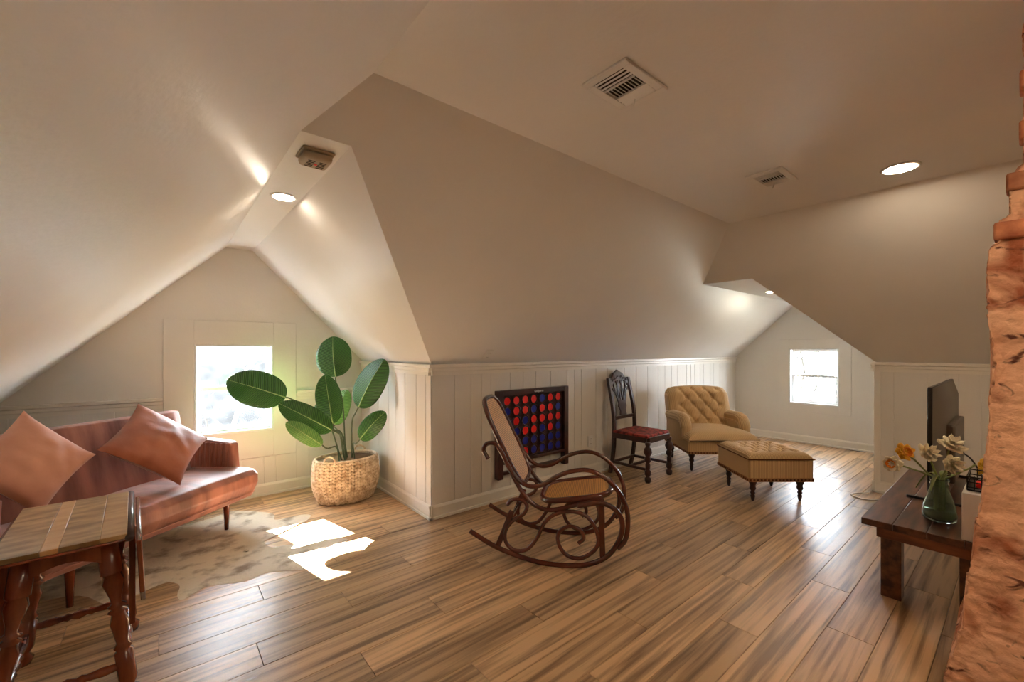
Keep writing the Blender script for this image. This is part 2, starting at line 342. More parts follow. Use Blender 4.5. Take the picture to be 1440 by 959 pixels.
boards(wQ, (xp+0.03, yq, 0), (xg, yq, 0), (0, 1, 0), 0.09, hk-0.07, [], r1)
boards(wB, (xl, yb, 0), (0.02, yb, 0), (0, -1, 0), 0.09, hb-0.07, [0.22, 0.20, 0.12, 0.12, 0.255, 0.17], r1)
boards(wB, (0.02, yb, 0), (1.02, yb, 0), (0, -1, 0), 0.09, 0.355, [0.2, 0.16, 0.19, 0.175, 0.10, 0.16], r1)
boards(wB, (1.02, yb, 0), (xc, yb, 0), (0, -1, 0), 0.09, hb-0.07, [0.105, 0.2, 0.16], r1)
railing('trim_1', (xc-0.036, ya, 0), (xg, ya, 0), (0, -1, 0), hk)
railing('trim_2', (xc, ya-0.036, 0), (xc, yb, 0), (-1, 0, 0), hk)
railing('trim_3', (xp, yq+0.036, 0), (xp, yk, 0), (-1, 0, 0), hk)
railing('trim_4', (xp-0.036, yq, 0), (xg, yq, 0), (0, 1, 0), hk)
railing('trim_5', (xl, yb, 0), (0.02, yb, 0), (0, -1, 0), hb)
railing('trim_6', (1.02, yb, 0), (xc, yb, 0), (0, -1, 0), hb)
S(MB().box((xp-0.004, yq-0.012, 0.62), (0.024, 0.05, 1.08)).build('trim_7', TRIM, bevel=0.003))
baseb('baseboard_back', (xc-0.026, ya, 0), (xg, ya, 0), (0, -1, 0))
baseb('baseboard_alcove_side', (xc, ya-0.026, 0), (xc, yb, 0), (-1, 0, 0))
baseb('baseboard_gable_left', (xl, yb, 0), (xc, yb, 0), (0, -1, 0))
baseb('baseboard_gable_right', (xg, yq, 0), (xg, ya, 0), (-1, 0, 0))
baseb('baseboard_right', (xp, yq+0.026, 0), (xp, yk, 0), (-1, 0, 0))
baseb('baseboard_nook_side', (xp-0.026, yq, 0), (xg, yq, 0), (0, 1, 0))

# ---------------------------------------------------------------- windows
def window(name, o, t, n, wd, z0, z1, pa, pb, pz0, pz1):
    """o: corner on the wall face, t: direction along the wall, n: into the room; panel pa..pb, pz0..pz1 along t"""
    o = Vector(o); t = Vector(t); n = Vector(n); Z = Vector((0, 0, 1))
    root = bpy.data.objects.new(name, None); COL.objects.link(root); S(root)
    def bx(mb, a0, a1, b0, b1, d0, d1):
        P = [o+t*a+Z*b+n*d for d in (d0, d1) for b in (b0, b1) for a in (a0, a1)]
        c = sum(P, Vector())/8; lo = [min(p[i] for p in P) for i in range(3)]; hi = [max(p[i] for p in P) for i in range(3)]
        return mb.box(c, [hi[i]-lo[i] for i in range(3)])
    def ring(a0, a1, b0, b1, k, d0, d1, kb=None):
        mb = MB(); kb = kb or k
        bx(mb, a0, a0+k, b0, b1, d0, d1); bx(mb, a1-k, a1, b0, b1, d0, d1)
        bx(mb, a0+k, a1-k, b0, b0+kb, d0, d1); bx(mb, a0+k, a1-k, b1-k, b1, d0, d1); return mb
    m = MB(); g = 0.0
    bx(m, pa, g, pz0, pz1, 0, 0.012); bx(m, wd, pb, pz0, pz1, 0, 0.012)
    bx(m, g, wd, pz0, z0, 0, 0.012); bx(m, g, wd, z1, pz1, 0, 0.012); m.build('surround_panel', WALL, root, bevel=0.002, seg=1)
    ring(0, wd, z0, z1, 0.016, -0.135, 0.016, 0.022).build('window_frame', VINYL, root, bevel=0.003)
    zm = (z0+z1)/2+0.01
    u = ring(0.016, wd-0.016, zm-0.018, z1-0.016, 0.034, -0.115, -0.085).build('upper_sash', VINYL, root, bevel=0.003)
    l = ring(0.016, wd-0.016, z0+0.022, zm+0.018, 0.038, -0.082, -0.050, 0.045).build('lower_sash', VINYL, root, bevel=0.003)
    m = MB(); bx(m, 0.05, wd-0.05, zm, z1-0.05, -0.102, -0.098); m.build('pane', GLASS, u)
    m = MB(); bx(m, 0.05, wd-0.05, z0+0.06, zm, -0.068, -0.064); m.build('pane', GLASS, l)
    m = MB(); bx(m, wd/2-0.03, wd/2+0.03, zm+0.018, zm+0.03, -0.08, -0.055); m.build('sash_lock', VINYL, l, bevel=0.002)
window('window_1', (WX0, yb, 0), (1, 0, 0), (0, -1, 0), WX1-WX0, WZ0, WZ1, 0.021-WX0, 1.018-WX0, 0.361, 1.604)
window('window_2', (xg, VY1, 0), (0, -1, 0), (-1, 0, 0), VY1-VY0, VZ0, VZ1, VY1-2.377, VY1-1.507, 0.445, 1.50)


# ---------------------------------------------------------------- outside: ground and bare trees
S(MB().grid(lambda u, v: (-30+60*u, -20+60*v, -3.2+0.25*math.sin(u*25)*math.cos(v*21)), 24, 24).build('ground', GRASS, smooth=True))
BRUSH = mat('dry brush hillside', (0.004, 0.004, 0.0036), (0.022, 0.022, 0.021), rough=0.95, scale=2.5, detail=12, lo=0.35, hi=0.65)
S(MB().grid(lambda u, v: (-14+22*u, 15+9*v, -3.3+8.6*v**0.8+0.5*noise.noise(Vector((u*9, v*9, 2)))), 50, 24).build('hillside', BRUSH, smooth=True))
def tree(loc, h, seed, label):
    r = random.Random(seed); mb = MB(); tw = MB()
    def grow(p, d, L, rad, lv):
        pts = [p]; q = p.copy(); dd = d.copy()
        for i in range(4):
            dd = (dd+Vector((r.uniform(-.22, .22), r.uniform(-.22, .22), r.uniform(-.05, .15)))).normalized(); q = q+dd*L/4; pts.append(q.copy())
        (mb if lv < 2 else tw).tube(pts, [rad*(1-0.14*i) for i in range(5)], 5 if lv < 2 else 3)
        if lv < 4:
            for k in range(4 if lv else 8):
                b = pts[r.choice((2, 3, 4)) if lv else r.choice((1, 2, 3, 4))]
                nd = (dd*0.5+Vector((r.uniform(-1, 1), r.uniform(-1, 1), r.uniform(-.3, .7)))).normalized()
                grow(b.copy(), nd, L*r.uniform(.42, .62), rad*0.48, lv+1)
    grow(Vector((0, 0, 0)), Vector((0, 0, 1)), h, h*0.022, 0)
    t = thing('bare_tree', label, 'tree', loc, 0, 'bare winter trees outside')
    mb.build('trunk', BARK, t, smooth=True); tw.build('twigs', BARK, t, kind='stuff')
tree((0.2, 10.0, -3.25), 3.9, 20, 'bare winter tree close outside the window behind the plant')
tree((-3.6, 14.0, -3.25), 4.6, 21, 'farther bare winter tree outside the window behind the plant')
tree((10.8, 2.75, -3.25), 4.2, 40, 'bare winter tree close outside the window beyond the armchair')
tree((16.5, 5.2, -3.25), 4.8, 41, 'farther bare winter tree outside the window beyond the armchair')

# ---------------------------------------------------------------- ceiling fixtures
def downlight(x, y, z, label, m=LAMPW, r=0.075):
    t = thing('recessed_light', label, 'ceiling light', (x, y, z), 0, 'recessed lights')
    MB().lathe([(r, -0.001), (r, -0.006), (r*1.22, -0.008), (r*1.3, -0.004), (r*1.3, -0.001)], n=32).build('trim_ring', WHITEP, t, smooth=True)
    MB().lathe([(r*0.98, -0.005), (r*0.98, -0.007), (0.01, -0.009)], n=32).build('lens', m, t)
downlight(3.511, 0.495, H, 'round recessed light in flat ceiling near the right slope')
downlight(0.565, 2.80, Hr, 'round recessed light in the narrow ridge strip beyond the smoke alarm', LAMPN, 0.056)
downlight(5.52, 1.90, Hr2, 'small recessed light in the ridge strip over the armchair nook', LAMPW, 0.055)
downlight(1.35, -0.55, H, 'unseen recessed light put in flat ceiling beside the chimney')  # out of view, put in to light the chimney face warmly
downlight(1.35, -2.2, H, 'added recessed fill light in flat ceiling at the far front end')  # unseen lamp added as warm fill from behind the camera
downlight(3.4, -1.9, H, 'added recessed fill light in flat ceiling behind the chimney')  # another added fill lamp, outside the camera's view

def vent(cx, cy, wd, dp, label):
    t = thing('ceiling_vent', label, 'vent', (cx, cy, H), 0, 'ceiling air vents')
    m = MB(); k = 0.035
    for a in (-1, 1):
        m.box((a*(wd/2-k/2), 0, -0.006), (k, dp, 0.012)); m.box((0, a*(dp/2-k/2), -0.006), (wd-2*k, k, 0.012))
    m.build('vent_frame', WHITEP, t, bevel=0.003); MB().box((0, 0, -0.001), (wd-0.06, dp-0.06, 0.002)).build('duct_opening', DARK, t)
    x0 = -wd/2+k; L = wd-2*k; rot = Matrix.Rotation(0.6, 3, 'X'); ry = Matrix.Rotation(0.6, 3, 'Y')
    for i in range(3): MB().box((x0+0.012+i*0.022, 0, -0.009), (0.007, dp-2*k, 0.003), ry).build('slat', WHITEP, t)
    for i in range(9): MB().box((0.0, -dp/2+k+0.010+i*(dp-2*k-0.02)/8, -0.009), (L-0.15, 0.0065, 0.003), rot).build('slat', WHITEP, t)
    for i in range(3): MB().box((-x0-0.012-i*0.022, 0, -0.009), (0.014, dp-2*k, 0.003), ry).build('slat', WHITEP, t)
    for s in (-1, 1): MB().box((s*(L/2-0.075), 0, -0.009), (0.006, dp-2*k, 0.008)).build('divider', WHITEP, t)
    MB().tube([(wd/2-0.05, 0.02, -0.01), (wd/2-0.045, 0.03, -0.035)], 0.003, 6).build('damper_lever', WHITEP, t)
vent(1.520, 1.085, 0.30, 0.22, 'white ceiling air vent standing alone near the ridge alcove')
vent(3.065, 1.055, 0.30, 0.21, 'white ceiling air vent close to the ceiling corner and recessed light')
# smoke alarm
t = thing('smoke_alarm', 'aged beige square smoke alarm on the narrow ridge strip', 'smoke alarm', (0.556, 2.10, Hr))
MB().box((0, 0, -0.006), (0.14, 0.14, 0.012)).build('mounting_plate', BEIGE, t, bevel=0.02, seg=3)
MB().box((0, 0, -0.03), (0.128, 0.128, 0.036), taper=0.94).build('body', BEIGE, t, bevel=0.016, seg=3)
m = MB()
for i in range(5):
    for s in (-1, 1): m.box((s*0.024, -0.034+i*0.017, -0.0488), (0.03, 0.006, 0.0016)); 
m.build('grille_slots', DARK, t); MB().lathe([(0.007, -0.048), (0.007, -0.0505), (0.002, -0.051)], n=12).build('test_button', RED, t)

# outlet plates
def plate(name, label, o, ux, uz, n):
    o = Vector(o); t = thing(name, label, 'outlet', o)
    ux = Vector(ux); uz = Vector(uz); n = Vector(n); R = Matrix((ux, uz, n)).transposed()
    MB().box(n*0.004, (0.075, 0.118, 0.008), R).build('cover', WHITEP, t, bevel=0.002)
    for s in (-1, 1): MB().box(n*0.009+uz*s*0.026, (0.034, 0.03, 0.003), R).build('socket', WHITEP, t, bevel=0.001, seg=1)
    for s in (-1, 1):
        for q in (-1, 1): MB().box(n*0.0105+uz*s*0.026+ux*q*0.007, (0.003, 0.011, 0.001), R).build('slot', DARK, t)
sl = Vector((0, y1-ya, H-hk)).normalized()
plate('wall_outlet', 'white outlet plate on the low board wall beside the dining chair', (3.59, ya-0.008, 0.36), (1, 0, 0), (0, 0, 1), (0, -1, 0))
plate('slope_outlet', 'white outlet plate on the sloped ceiling above the game board', (2.16, SAy(1.31), 1.31), (1, 0, 0), sl, Vector((1, 0, 0)).cross(sl))

# ---------------------------------------------------------------- chimney
def chim_y(z):                                     # left edge of the breast, stepping in towards the top
    K = [(0, 0.215), (0.15, 0.20), (0.29, 0.165), (0.43, 0.15), (0.66, 0.128), (0.88, 0.102), (1.08, 0.09), (1.33, 0.085), (1.58, 0.094), (1.70, 0.092),
         (1.725, 0.07), (1.80, 0.066), (1.815, 0.04), (1.95, 0.04), (1.985, 0.012), (2.5, 0.008)]
    for (a, p), (b, q) in zip(K, K[1:]):
        if z <= b: return p+(q-p)*(z-a)/(b-a)
    return K[-1][1]
CX0, CX1, CY0 = 2.243, 2.86, -0.85
def chim(u, v):
    z = v*H*0.999; ye = chim_y(z); W = CX1-CX0; D = ye-CY0; per = 2*(W+D); s = u*per
    if s < D: p = Vector((CX0, CY0+s, z)); n = Vector((-1, 0, 0))
    elif s < D+W: p = Vector((CX0+s-D, ye, z)); n = Vector((0, 1, 0))
    elif s < 2*D+W: p = Vector((CX1, ye-(s-D-W), z)); n = Vector((1, 0, 0))
    else: p = Vector((CX1-(s-2*D-W), CY0, z)); n = Vector((0, -1, 0))
    k = noise.fractal(p*6.0, 1.0, 2.0, 7)*0.009+noise.noise(p*20)*0.004+noise.noise(p*45)*0.0035
    vd = noise.voronoi(Vector((p.x*6, p.y*6, p.z*8))+noise.noise_vector(p*5)*0.5)[0]; k -= 0.007*max(0, 1-(vd[1]-vd[0])/0.06)*(noise.noise(p*3+Vector((5, 1, 2))) > -0.1)
    c = noise.cell(Vector((p.x*4, p.y*5, p.z*13)))*0.003
    return p+n*(k+c-0.01)
ch = thing('brick_chimney', 'rough brick chimney with crumbling orange plaster beside the console', 'chimney', (0, 0, 0))
MB().grid(chim, 380, 300, True).build('plaster_breast', PLASTER, ch, smooth=True)
for i, zz in enumerate([1.762, 1.85, 1.925, 2.01, 2.095, 2.18, 2.265, 2.35]):
    for kk in range(2 if i > 2 else 1):
        MB().box((0, 0, 0), (0.10, 0.195, 0.062)).build('brick', BRICK, ch, bevel=0.008, loc=(CX0+0.046+0.003*(i % 2), chim_y(zz)-0.092-0.05*(i % 2)-0.21*kk, zz))

# ---------------------------------------------------------------- sofa
so = thing('velvet_sofa', 'two-seat rose velvet sofa with pleated arms under the left slope', 'sofa', (0.526, 3.856, 0), math.atan2(0.625, 0.78))
def rbox(c, d, m, name, parent, bev=0.03, seg=4, **k): return MB().box(c, d).build(name, m, parent, bevel=bev, seg=seg, **k)
def seatf(u, v):                                   # closed cross section swept along x, rounded front
    prof = [(-0.06, 0.27), (-0.09, 0.33), (-0.085, 0.39), (-0.05, 0.425), (0.05, 0.435), (0.3, 0.425), (0.50, 0.41), (0.50, 0.22), (0.2, 0.205), (0.03, 0.20), (-0.035, 0.22)]
    n = len(prof); a = u*n; i = int(a) % n; f = a-int(a); p, q = prof[i], prof[(i+1) % n]
    y = p[0]+(q[0]-p[0])*f; z = p[1]+(q[1]-p[1])*f; x = -1.30+1.34*v
    e = min(v, 1-v); s = 1-0.5*max(0, (0.03-e)/0.03)**2*0.35
    z = 0.32+(z-0.32)*s+0.005*noise.noise(Vector((x*5, y*6, z*6))); y = 0.2+(y-0.2)*s+0.006*noise.noise(Vector((x*7, y*3, z*9+4)))
    return (x, y, z)
mbs = MB().grid(seatf, 66, 60, True)
k0 = len(mbs.v); n0 = 66
mbs.f.append(tuple(range(n0))[::-1]); mbs.f.append(tuple(range(k0-n0, k0)))
seat = mbs.build('seat', VELVET, so, smooth=True)
MB().tube([(-1.28+1.27*i/30, -0.072, 0.262) for i in range(31)], 0.004, 6).build('seam_piping', VELVET, seat)
mb = MB()
def backf(u, v):
    prof = [(0.44, 0.38), (0.50, 0.60), (0.555, 0.82), (0.57, 0.865), (0.61, 0.875), (0.65, 0.85), (0.66, 0.6), (0.62, 0.24), (0.5, 0.24)]
    n = len(prof); a = u*n; i = int(a) % n; f = a-int(a); p, q = prof[i], prof[(i+1) % n]
    return (-1.31+1.24*v, p[0]+(q[0]-p[0])*f, p[1]+(q[1]-p[1])*f)
mb.grid(backf, 54, 20, True); k0 = len(mb.v); mb.f.append(tuple(range(54))[::-1]); mb.f.append(tuple(range(k0-54, k0)))
mb.build('backrest', VELVET, so, smooth=True)
for s, x0 in ((0, -1.385), (1, 0.005)):
    mb = MB(); P = [(0.14, 0.30), (0.165, 0.60), (0.19, 0.62), (0.56, 0.645), (0.60, 0.30)]
    mb.prism([(x0, y, z) for y, z in P], (0.085, 0, 0)); arm = mb.build('arm', VELVET, so, bevel=0.02, seg=3)
    xi = x0+0.088 if s == 0 else x0-0.003
    for i in range(8):
        yy = 0.19+i*0.048; MB().lathe([(0.012, 0), (0.010, 0.12), (0.004, 0.22), (0.001, 0.24)], (xi, yy, 0.61), 8, axis=(0, 0.05, -1)).build('pleat', VELVET, arm, smooth=True)
for x in (-1.10, -0.14):
    for y in (0.05, 0.52): MB().lathe([(0.014, 0.0095 if x > -0.5 and y < 0.3 else 0.0), (0.022, 0.20), (0.022, 0.215)], (x, y, 0), 14).build('leg', REDWOOD, so, smooth=True)
def pillow(name, label, m, c, xd, n, roll, size, th=0.15):
    c = Vector(c); n = Vector(n).normalized(); x = Vector(xd); x = (x-n*x.dot(n)).normalized(); y = n.cross(x)
    x, y = x*math.cos(roll)+y*math.sin(roll), y*math.cos(roll)-x*math.sin(roll)
    def f(u, v, s):
        a, b = 2*u-1, 2*v-1; pin = 1-0.10*(1-a*a)*(b*b)-0.0; pin2 = 1-0.10*(1-b*b)*(a*a)
        h = max(0, (1-a**2)*(1-b**2))**0.42*th/2
        h += 0.008*noise.noise(Vector((a*3, b*3, s*5)))*(1-a*a)*(1-b*b)*2
        return x*(a*size/2*pin2)+y*(b*size/2*pin)+n*(h*s)
    mb = MB(); mb.grid(lambda u, v: f(u, v, 1), 24, 24); mb.grid(lambda u, v: f(1-u, v, -1), 24, 24)
    o = mb.build(name, m, None, smooth=True, loc=c); tag(o, label, 'cushion'); return o
al = Vector((0.78, 0.625, 0)); fa = Vector((0.625, -0.78, 0)); OC = Vector((0.526, 3.856, 0))
def sofa_pt(a, b, z): return OC+al*a-fa*b+Vector((0, 0, z))
nn = fa*math.cos(.35)+Vector((0, 0, math.sin(.35)))
n2 = fa*math.cos(.72)+Vector((0, 0, math.sin(.72)))
pillow('throw_cushion', 'rust velvet throw cushion lying on its edge by the far sofa arm', CUSH2, sofa_pt(-0.44, 0.30, 0.705), al, n2, math.radians(38), 0.50)
pillow('throw_cushion', 'pale pink velvet throw cushion propped by the near sofa arm', CUSH1, sofa_pt(-1.085, 0.345, 0.735), al, nn, math.radians(40), 0.42)

# ---------------------------------------------------------------- cowhide rug
edge_px = [(330, 719), (382, 722), (386, 731), (405, 728), (424, 724), (437, 725), (428, 734), (405, 741), (380, 752), (372, 764), (392, 774), (417, 782), (447, 771), (476, 757), (489, 759), (478, 767), (447, 775), (422, 786), (434, 797), (421, 802),
           (398, 803), (374, 806), (355, 814), (337, 819), (296, 824), (274, 834), (256, 844), (249, 838), (252, 823), (231, 820), (190, 838), (150, 850), (110, 838)]
P = [pz(u, v) for u, v in edge_px]; P += [Vector((-0.62, 3.45, 0)), Vector((-0.45, 3.75, 0)), Vector((-0.30, 3.95, 0)), Vector((0.0, 4.1, 0)), Vector((0.3, 4.15, 0))]
P = spline(P, 4, True); c = sum(P, Vector())/len(P); mb = MB(); n = len(P)
for k in range(7):
    f = 1-k/7.0
    for p in P: q = c+(p-c)*f; mb.v.append(Vector((q.x, q.y, 0.002 if k == 0 else 0.007+0.0015*noise.noise(q*9))))
mb.v.append(Vector((c.x, c.y, 0.007)))
for k in range(6):
    for i in range(n): mb.f.append((k*n+i, k*n+(i+1) % n, (k+1)*n+(i+1) % n, (k+1)*n+i))
for i in range(n): mb.f.append((6*n+i, 6*n+(i+1) % n, 7*n))
tag(mb.build('cowhide_rug', HIDE, None, smooth=True), 'pale brindled cowhide rug on the floor under the sofa', 'rug')

# ---------------------------------------------------------------- drop-leaf table
TB = thing('drop_leaf_table', 'small drop-leaf table with mottled top and turned red legs', 'table', (-0.27, 2.485, 0), math.radians(2))
tops = [mat('oak panel '+str(i), a, b, rough=0.3, scale=4, stretch=(2, 6, 2), coat=0.3) for i, (a, b) in enumerate([((0.20, 0.115, 0.04), (0.48, 0.32, 0.14)), ((0.56, 0.31, 0.12), (0.66, 0.42, 0.19)), ((0.22, 0.12, 0.045), (0.50, 0.32, 0.14)), ((0.36, 0.20, 0.075), (0.52, 0.33, 0.14))])]
xs = [-0.18, -0.06, -0.015, 0.09, 0.165]
for i in range(4): MB().box(((xs[i]+xs[i+1])/2, 0, 0.645), (xs[i+1]-xs[i]-0.0008, 0.64, 0.018)).build('top_board', tops[i], TB, bevel=0.0015, seg=1)
MB().box((0, 0, 0.632), (0.36, 0.66, 0.010)).build('top_edge', REDWOOD, TB, bevel=0.004)
MB().tube([(0.172, -0.33, 0.640), (0.172, 0.33, 0.640)], 0.014, 12).build('rule_joint', EBONY, TB, smooth=True)
for s in (1, -1):
    m = MB(); pts = [(-0.33, 0.62), (0.33, 0.62), (0.33, 0.42), (0.22, 0.34), (0.0, 0.31), (-0.22, 0.34), (-0.33, 0.42)]
    m.prism([(s*0.190+s*(0.62-z)*0.05, y, z) for y, z in pts], (s*0.016, 0, 0)); m.build('drop_leaf', REDWOOD, TB, bevel=0.004)
for s in (-1, 1):
    MB().box((s*0.115, 0, 0.575), (0.018, 0.46, 0.10)).build('apron', REDWOOD, TB, bevel=0.002)
    m = MB(); P = [(-0.115, 0.625), (0.115, 0.625), (0.115, 0.53)]+[(0.115-0.23*i/12, 0.53+0.045*math.sin(math.pi*i/12)) for i in range(1, 12)]+[(-0.115, 0.53)]
    m.prism([(x, s*0.245, z) for x, z in P], (0, s*0.018, 0)); m.build('apron', REDWOOD, TB)
LP = [(0.026, 0), (0.030, 0.03), (0.020, 0.05), (0.024, 0.06), (0.027, 0.075), (0.027, 0.185), (0.022, 0.19), (0.027, 0.205), (0.021, 0.22), (0.024, 0.26), (0.027, 0.30), (0.022, 0.335), (0.028, 0.345), (0.020, 0.355), (0.027, 0.365), (0.019, 0.375), (0.021, 0.40), (0.030, 0.46), (0.026, 0.49), (0.030, 0.495), (0.030, 0.50), (0.029, 0.625)]
feet = {}
for sx in (-1, 1):
    for sy in (-1, 1):
        top = Vector((sx*0.105, sy*0.235, 0.625)); ft = Vector((sx*0.175, sy*0.265, 0)); ax = (top-ft).normalized(); feet[sx, sy] = (ft, ax)
        MB().lathe([(0.025+(r-0.025)*1.7, z) for r, z in LP], ft, 18, axis=ax).build('leg', REDWOOD, TB, smooth=True)
SP = [(0.010, 0), (0.012, 0.05), (0.017, 0.2), (0.012, 0.34), (0.017, 0.38), (0.011, 0.42), (0.020, 0.5), (0.011, 0.58), (0.017, 0.62), (0.012, 0.66), (0.017, 0.8), (0.012, 0.95), (0.010, 1)]
def stretcher(a, b, prof, parent, m): d = b-a; MB().lathe([(r, z*d.length) for r, z in prof], a, 12, axis=d.normalized()).build('stretcher', m, parent, smooth=True)
fp = lambda k, h: feet[k][0]+feet[k][1]*h
stretcher(fp((-1, -1), .13), fp((1, -1), .13), SP, TB, REDWOOD); stretcher(fp((-1, 1), .15), fp((1, 1), .15), SP, TB, REDWOOD)
stretcher(fp((-1, -1), .13), fp((-1, 1), .13), SP, TB, REDWOOD); stretcher(fp((1, -1), .13), fp((1, 1), .13), SP, TB, REDWOOD)
for s in (-1, 1): MB().bar((s*0.178, 0.06*s, 0.13), (s*0.178, 0.06*s, 0.56), 0.03, 0.022).build('gate_post', REDWOOD, TB, bevel=0.003)

# ---------------------------------------------------------------- basket and plant
BK = thing('woven_basket', 'oval braided seagrass basket holding the big leafy plant', 'basket', (1.310, 3.945, 0))
def bask_r(z): return 0.205+0.075*math.sin(min(1, (z+0.03)/0.30)*math.pi*0.62)-0.012*(z > 0.30)*(z-0.30)/0.08
BA, BD = 1.0, 0.74
MB().lathe([(0.19, 0.004), (0.205, 0.01)]+[(bask_r(z)-0.016, z) for z in [i*0.02 for i in range(1, 19)]], n=48, sx=BA, sy=BD).build('liner', LINER, BK, smooth=True)
col = []
NB = 34
for k in range(NB):
    a = 2*math.pi*k/NB; mb = MB()
    for i in range(13):
        z = 0.022+i*0.0280; r = bask_r(z)
        for s in (-1, 1):
            a0 = a+s*0.043; c0 = Vector((math.cos(a0)*r*BA, math.sin(a0)*r*BD, z)); tn = Vector((-math.sin(a)*BA, math.cos(a)*BD, 0)).normalized()
            dirv = (Vector((0, 0, 1))*0.8-tn*s*0.62).normalized()
            ro = Vector((math.cos(a), math.sin(a), 0)); mb.tube([c0-dirv*0.021, c0-dirv*0.008+ro*0.007, c0+dirv*0.008+ro*0.007, c0+dirv*0.021], [0.005, 0.0125, 0.0125, 0.005], 6)
    mb.build('braid', WEAVE, BK, smooth=True)
MB().tube([(math.cos(a)*bask_r(0.375)*BA, math.sin(a)*bask_r(0.375)*BD, 0.378) for a in [2*math.pi*i/48 for i in range(48)]], 0.011, 8, True).build('rim', WEAVE, BK, smooth=True)
MB().lathe([(0.25, 0.335), (0.2, 0.345), (0.1, 0.352), (0.01, 0.355)], n=32, sx=BA, sy=BD).build('soil', SOIL, BK, smooth=True)
for a in (-2.35, 0.85):
    c0 = Vector((math.cos(a)*0.268*BA, math.sin(a)*0.268*BD, 0.385)); tn = Vector((-math.sin(a), math.cos(a), 0)); 
    MB().tube([c0+tn*0.05*math.cos(q)+Vector((0, 0, 0.045*math.sin(q))) for q in [2*math.pi*i/20 for i in range(20)]], 0.008, 8, True).build('handle', WEAVE, BK, smooth=True)
PLN = thing('bird_of_paradise_plant', 'potted plant with large paddle-shaped green leaves in the basket', 'plant', (1.310, 3.945, 0.35))
PO = Vector((1.310, 3.945, 0.35))
def leaf(base, tip, wd, nrm, m, sx, sy, droop=0.03):
    base = base-PO; tip = tip-PO; ax = tip-base; L = ax.length; t = ax/L; n = Vector(nrm); n = (n-t*n.dot(t)).normalized(); s = t.cross(n)
    R = Matrix((s, t, n)).transposed().to_4x4()
    def mid(a): return Vector((0, L*a, droop*math.sin(a*math.pi)))
    def f(u, v):
        a = v; ws = wd/2*(max(0.0, 1-abs(2*a**0.9-1)**2.4)**0.62); q = 2*u-1
        return mid(a)+Vector((q*ws, 0, -0.12*abs(q)*ws))
    lf = MB().grid(f, 12, 60).build('leaf', m, PLN, smooth=True, solid=0.0015); lf.matrix_local = Matrix.Translation(base) @ R
    MB().tube([mid(i/14)+Vector((0, 0, 0.001)) for i in range(15)], [0.0055*(1-0.8*i/14) for i in range(15)], 6).build('midrib', RIB, lf, smooth=True)
    st = Vector((sx, sy, 0)); m1 = st*0.6+(base-st)*0.35+Vector((0, 0, base.z*0.35))
    MB().tube(spline([st, m1, base-t*0.05, base], 6), 0.0065, 7).build('stem', STEM, PLN, smooth=True)
VC = -FW
D0 = 3.88
leaf(px(402, 559, 3.72), px(319, 534, 3.62), 0.31, VC+Vector((0, 0, .45)), LEAF, -0.05, -0.03)
leaf(px(472, 530, 3.95), px(468, 473, 4.0), 0.32, VC+Vector((0.1, 0, .2)), LEAF, 0.0, 0.02)
leaf(px(468, 596, 3.72), px(457, 527, 3.78), 0.215, VC+Vector((0.35, 0, .1)), LEAF, -0.01, -0.03)
leaf(px(504, 573, 3.86), px(541, 505, 3.92), 0.285, VC+Vector((-.2, 0, .25)), LEAF, 0.05, 0.0)
leaf(px(506, 618, 3.70), px(542, 579, 3.74), 0.185, VC+Vector((0, 0, .3)), LEAF, 0.06, -0.04)
leaf(px(467, 605, 3.62), px(392, 567, 3.56), 0.20, VC+Vector((0, 0, .5)), LEAF, -0.03, -0.05)
leaf(px(453, 626, 3.55), px(402, 594, 3.50), 0.135, VC+Vector((0, 0, .6)), LEAFL, -0.08, -0.06)
leaf(px(471, 597, 3.96), px(488, 548, 4.02), 0.20, VC+Vector((-.2, 0, .1)), LEAFL, 0.02, 0.03)
leaf(px(462, 592, 4.02), px(446, 566, 4.08), 0.15, VC+Vector((0, 0, .2)), LEAF, -0.01, 0.04)

# ---------------------------------------------------------------- bentwood rocking chair
KS = 0.96
RK = thing('rocking_chair', 'dark bentwood rocking chair with cane seat and scrolled sides', 'rocking chair', (1.556, 2.308, 0), math.atan2(-0.785, 0.62))
def rp(t, z, l=0.0): return Vector((t*KS, l, 0.056+KS*z))   # local x forward, local y to the far side
RW = 0.48
C_rock = [(0.0, 0.12), (0.169, 0.035), (0.36, -0.022), (0.519, -0.046), (0.688, -0.042), (0.802, -0.018), (0.902, 0.036), (0.969, 0.125), (1.0, 0.228), (0.982, 0.309), (0.926, 0.358), (0.852, 0.372), (0.72, 0.345)]
C_arm = [(0.128, 0.615), (0.112, 0.638), (0.095, 0.674), (0.12, 0.716), (0.176, 0.718), (0.217, 0.667), (0.258, 0.589), (0.319, 0.5), (0.4, 0.452), (0.493, 0.465), (0.598, 0.53), (0.701, 0.569), (0.802, 0.575), (0.902, 0.53), (0.976, 0.453), (1.024, 0.356), (1.034, 0.256), (1.018, 0.154), (0.972, 0.095)]
C_scr = [(0.252, 0.309), (0.292, 0.345), (0.36, 0.344), (0.387, 0.306), (0.36, 0.251), (0.292, 0.206), (0.242, 0.135), (0.245, 0.055), (0.306, 0.008), (0.387, 0.023), (0.453, 0.102), (0.506, 0.211), (0.585, 0.276), (0.688, 0.297), (0.777, 0.273), (0.833, 0.201), (0.852, 0.113), (0.814, 0.046), (0.739, 0.0), (0.662, 0.005), (0.611, 0.051), (0.591, 0.114), (0.611, 0.168), (0.675, 0.2), (0.739, 0.18), (0.758, 0.13), (0.726, 0.095)]
C_rail = [(0.215, 0.66), (0.279, 0.524), (0.346, 0.409), (0.413, 0.335), (0.493, 0.296), (0.585, 0.30), (0.751, 0.354), (0.88, 0.40)]
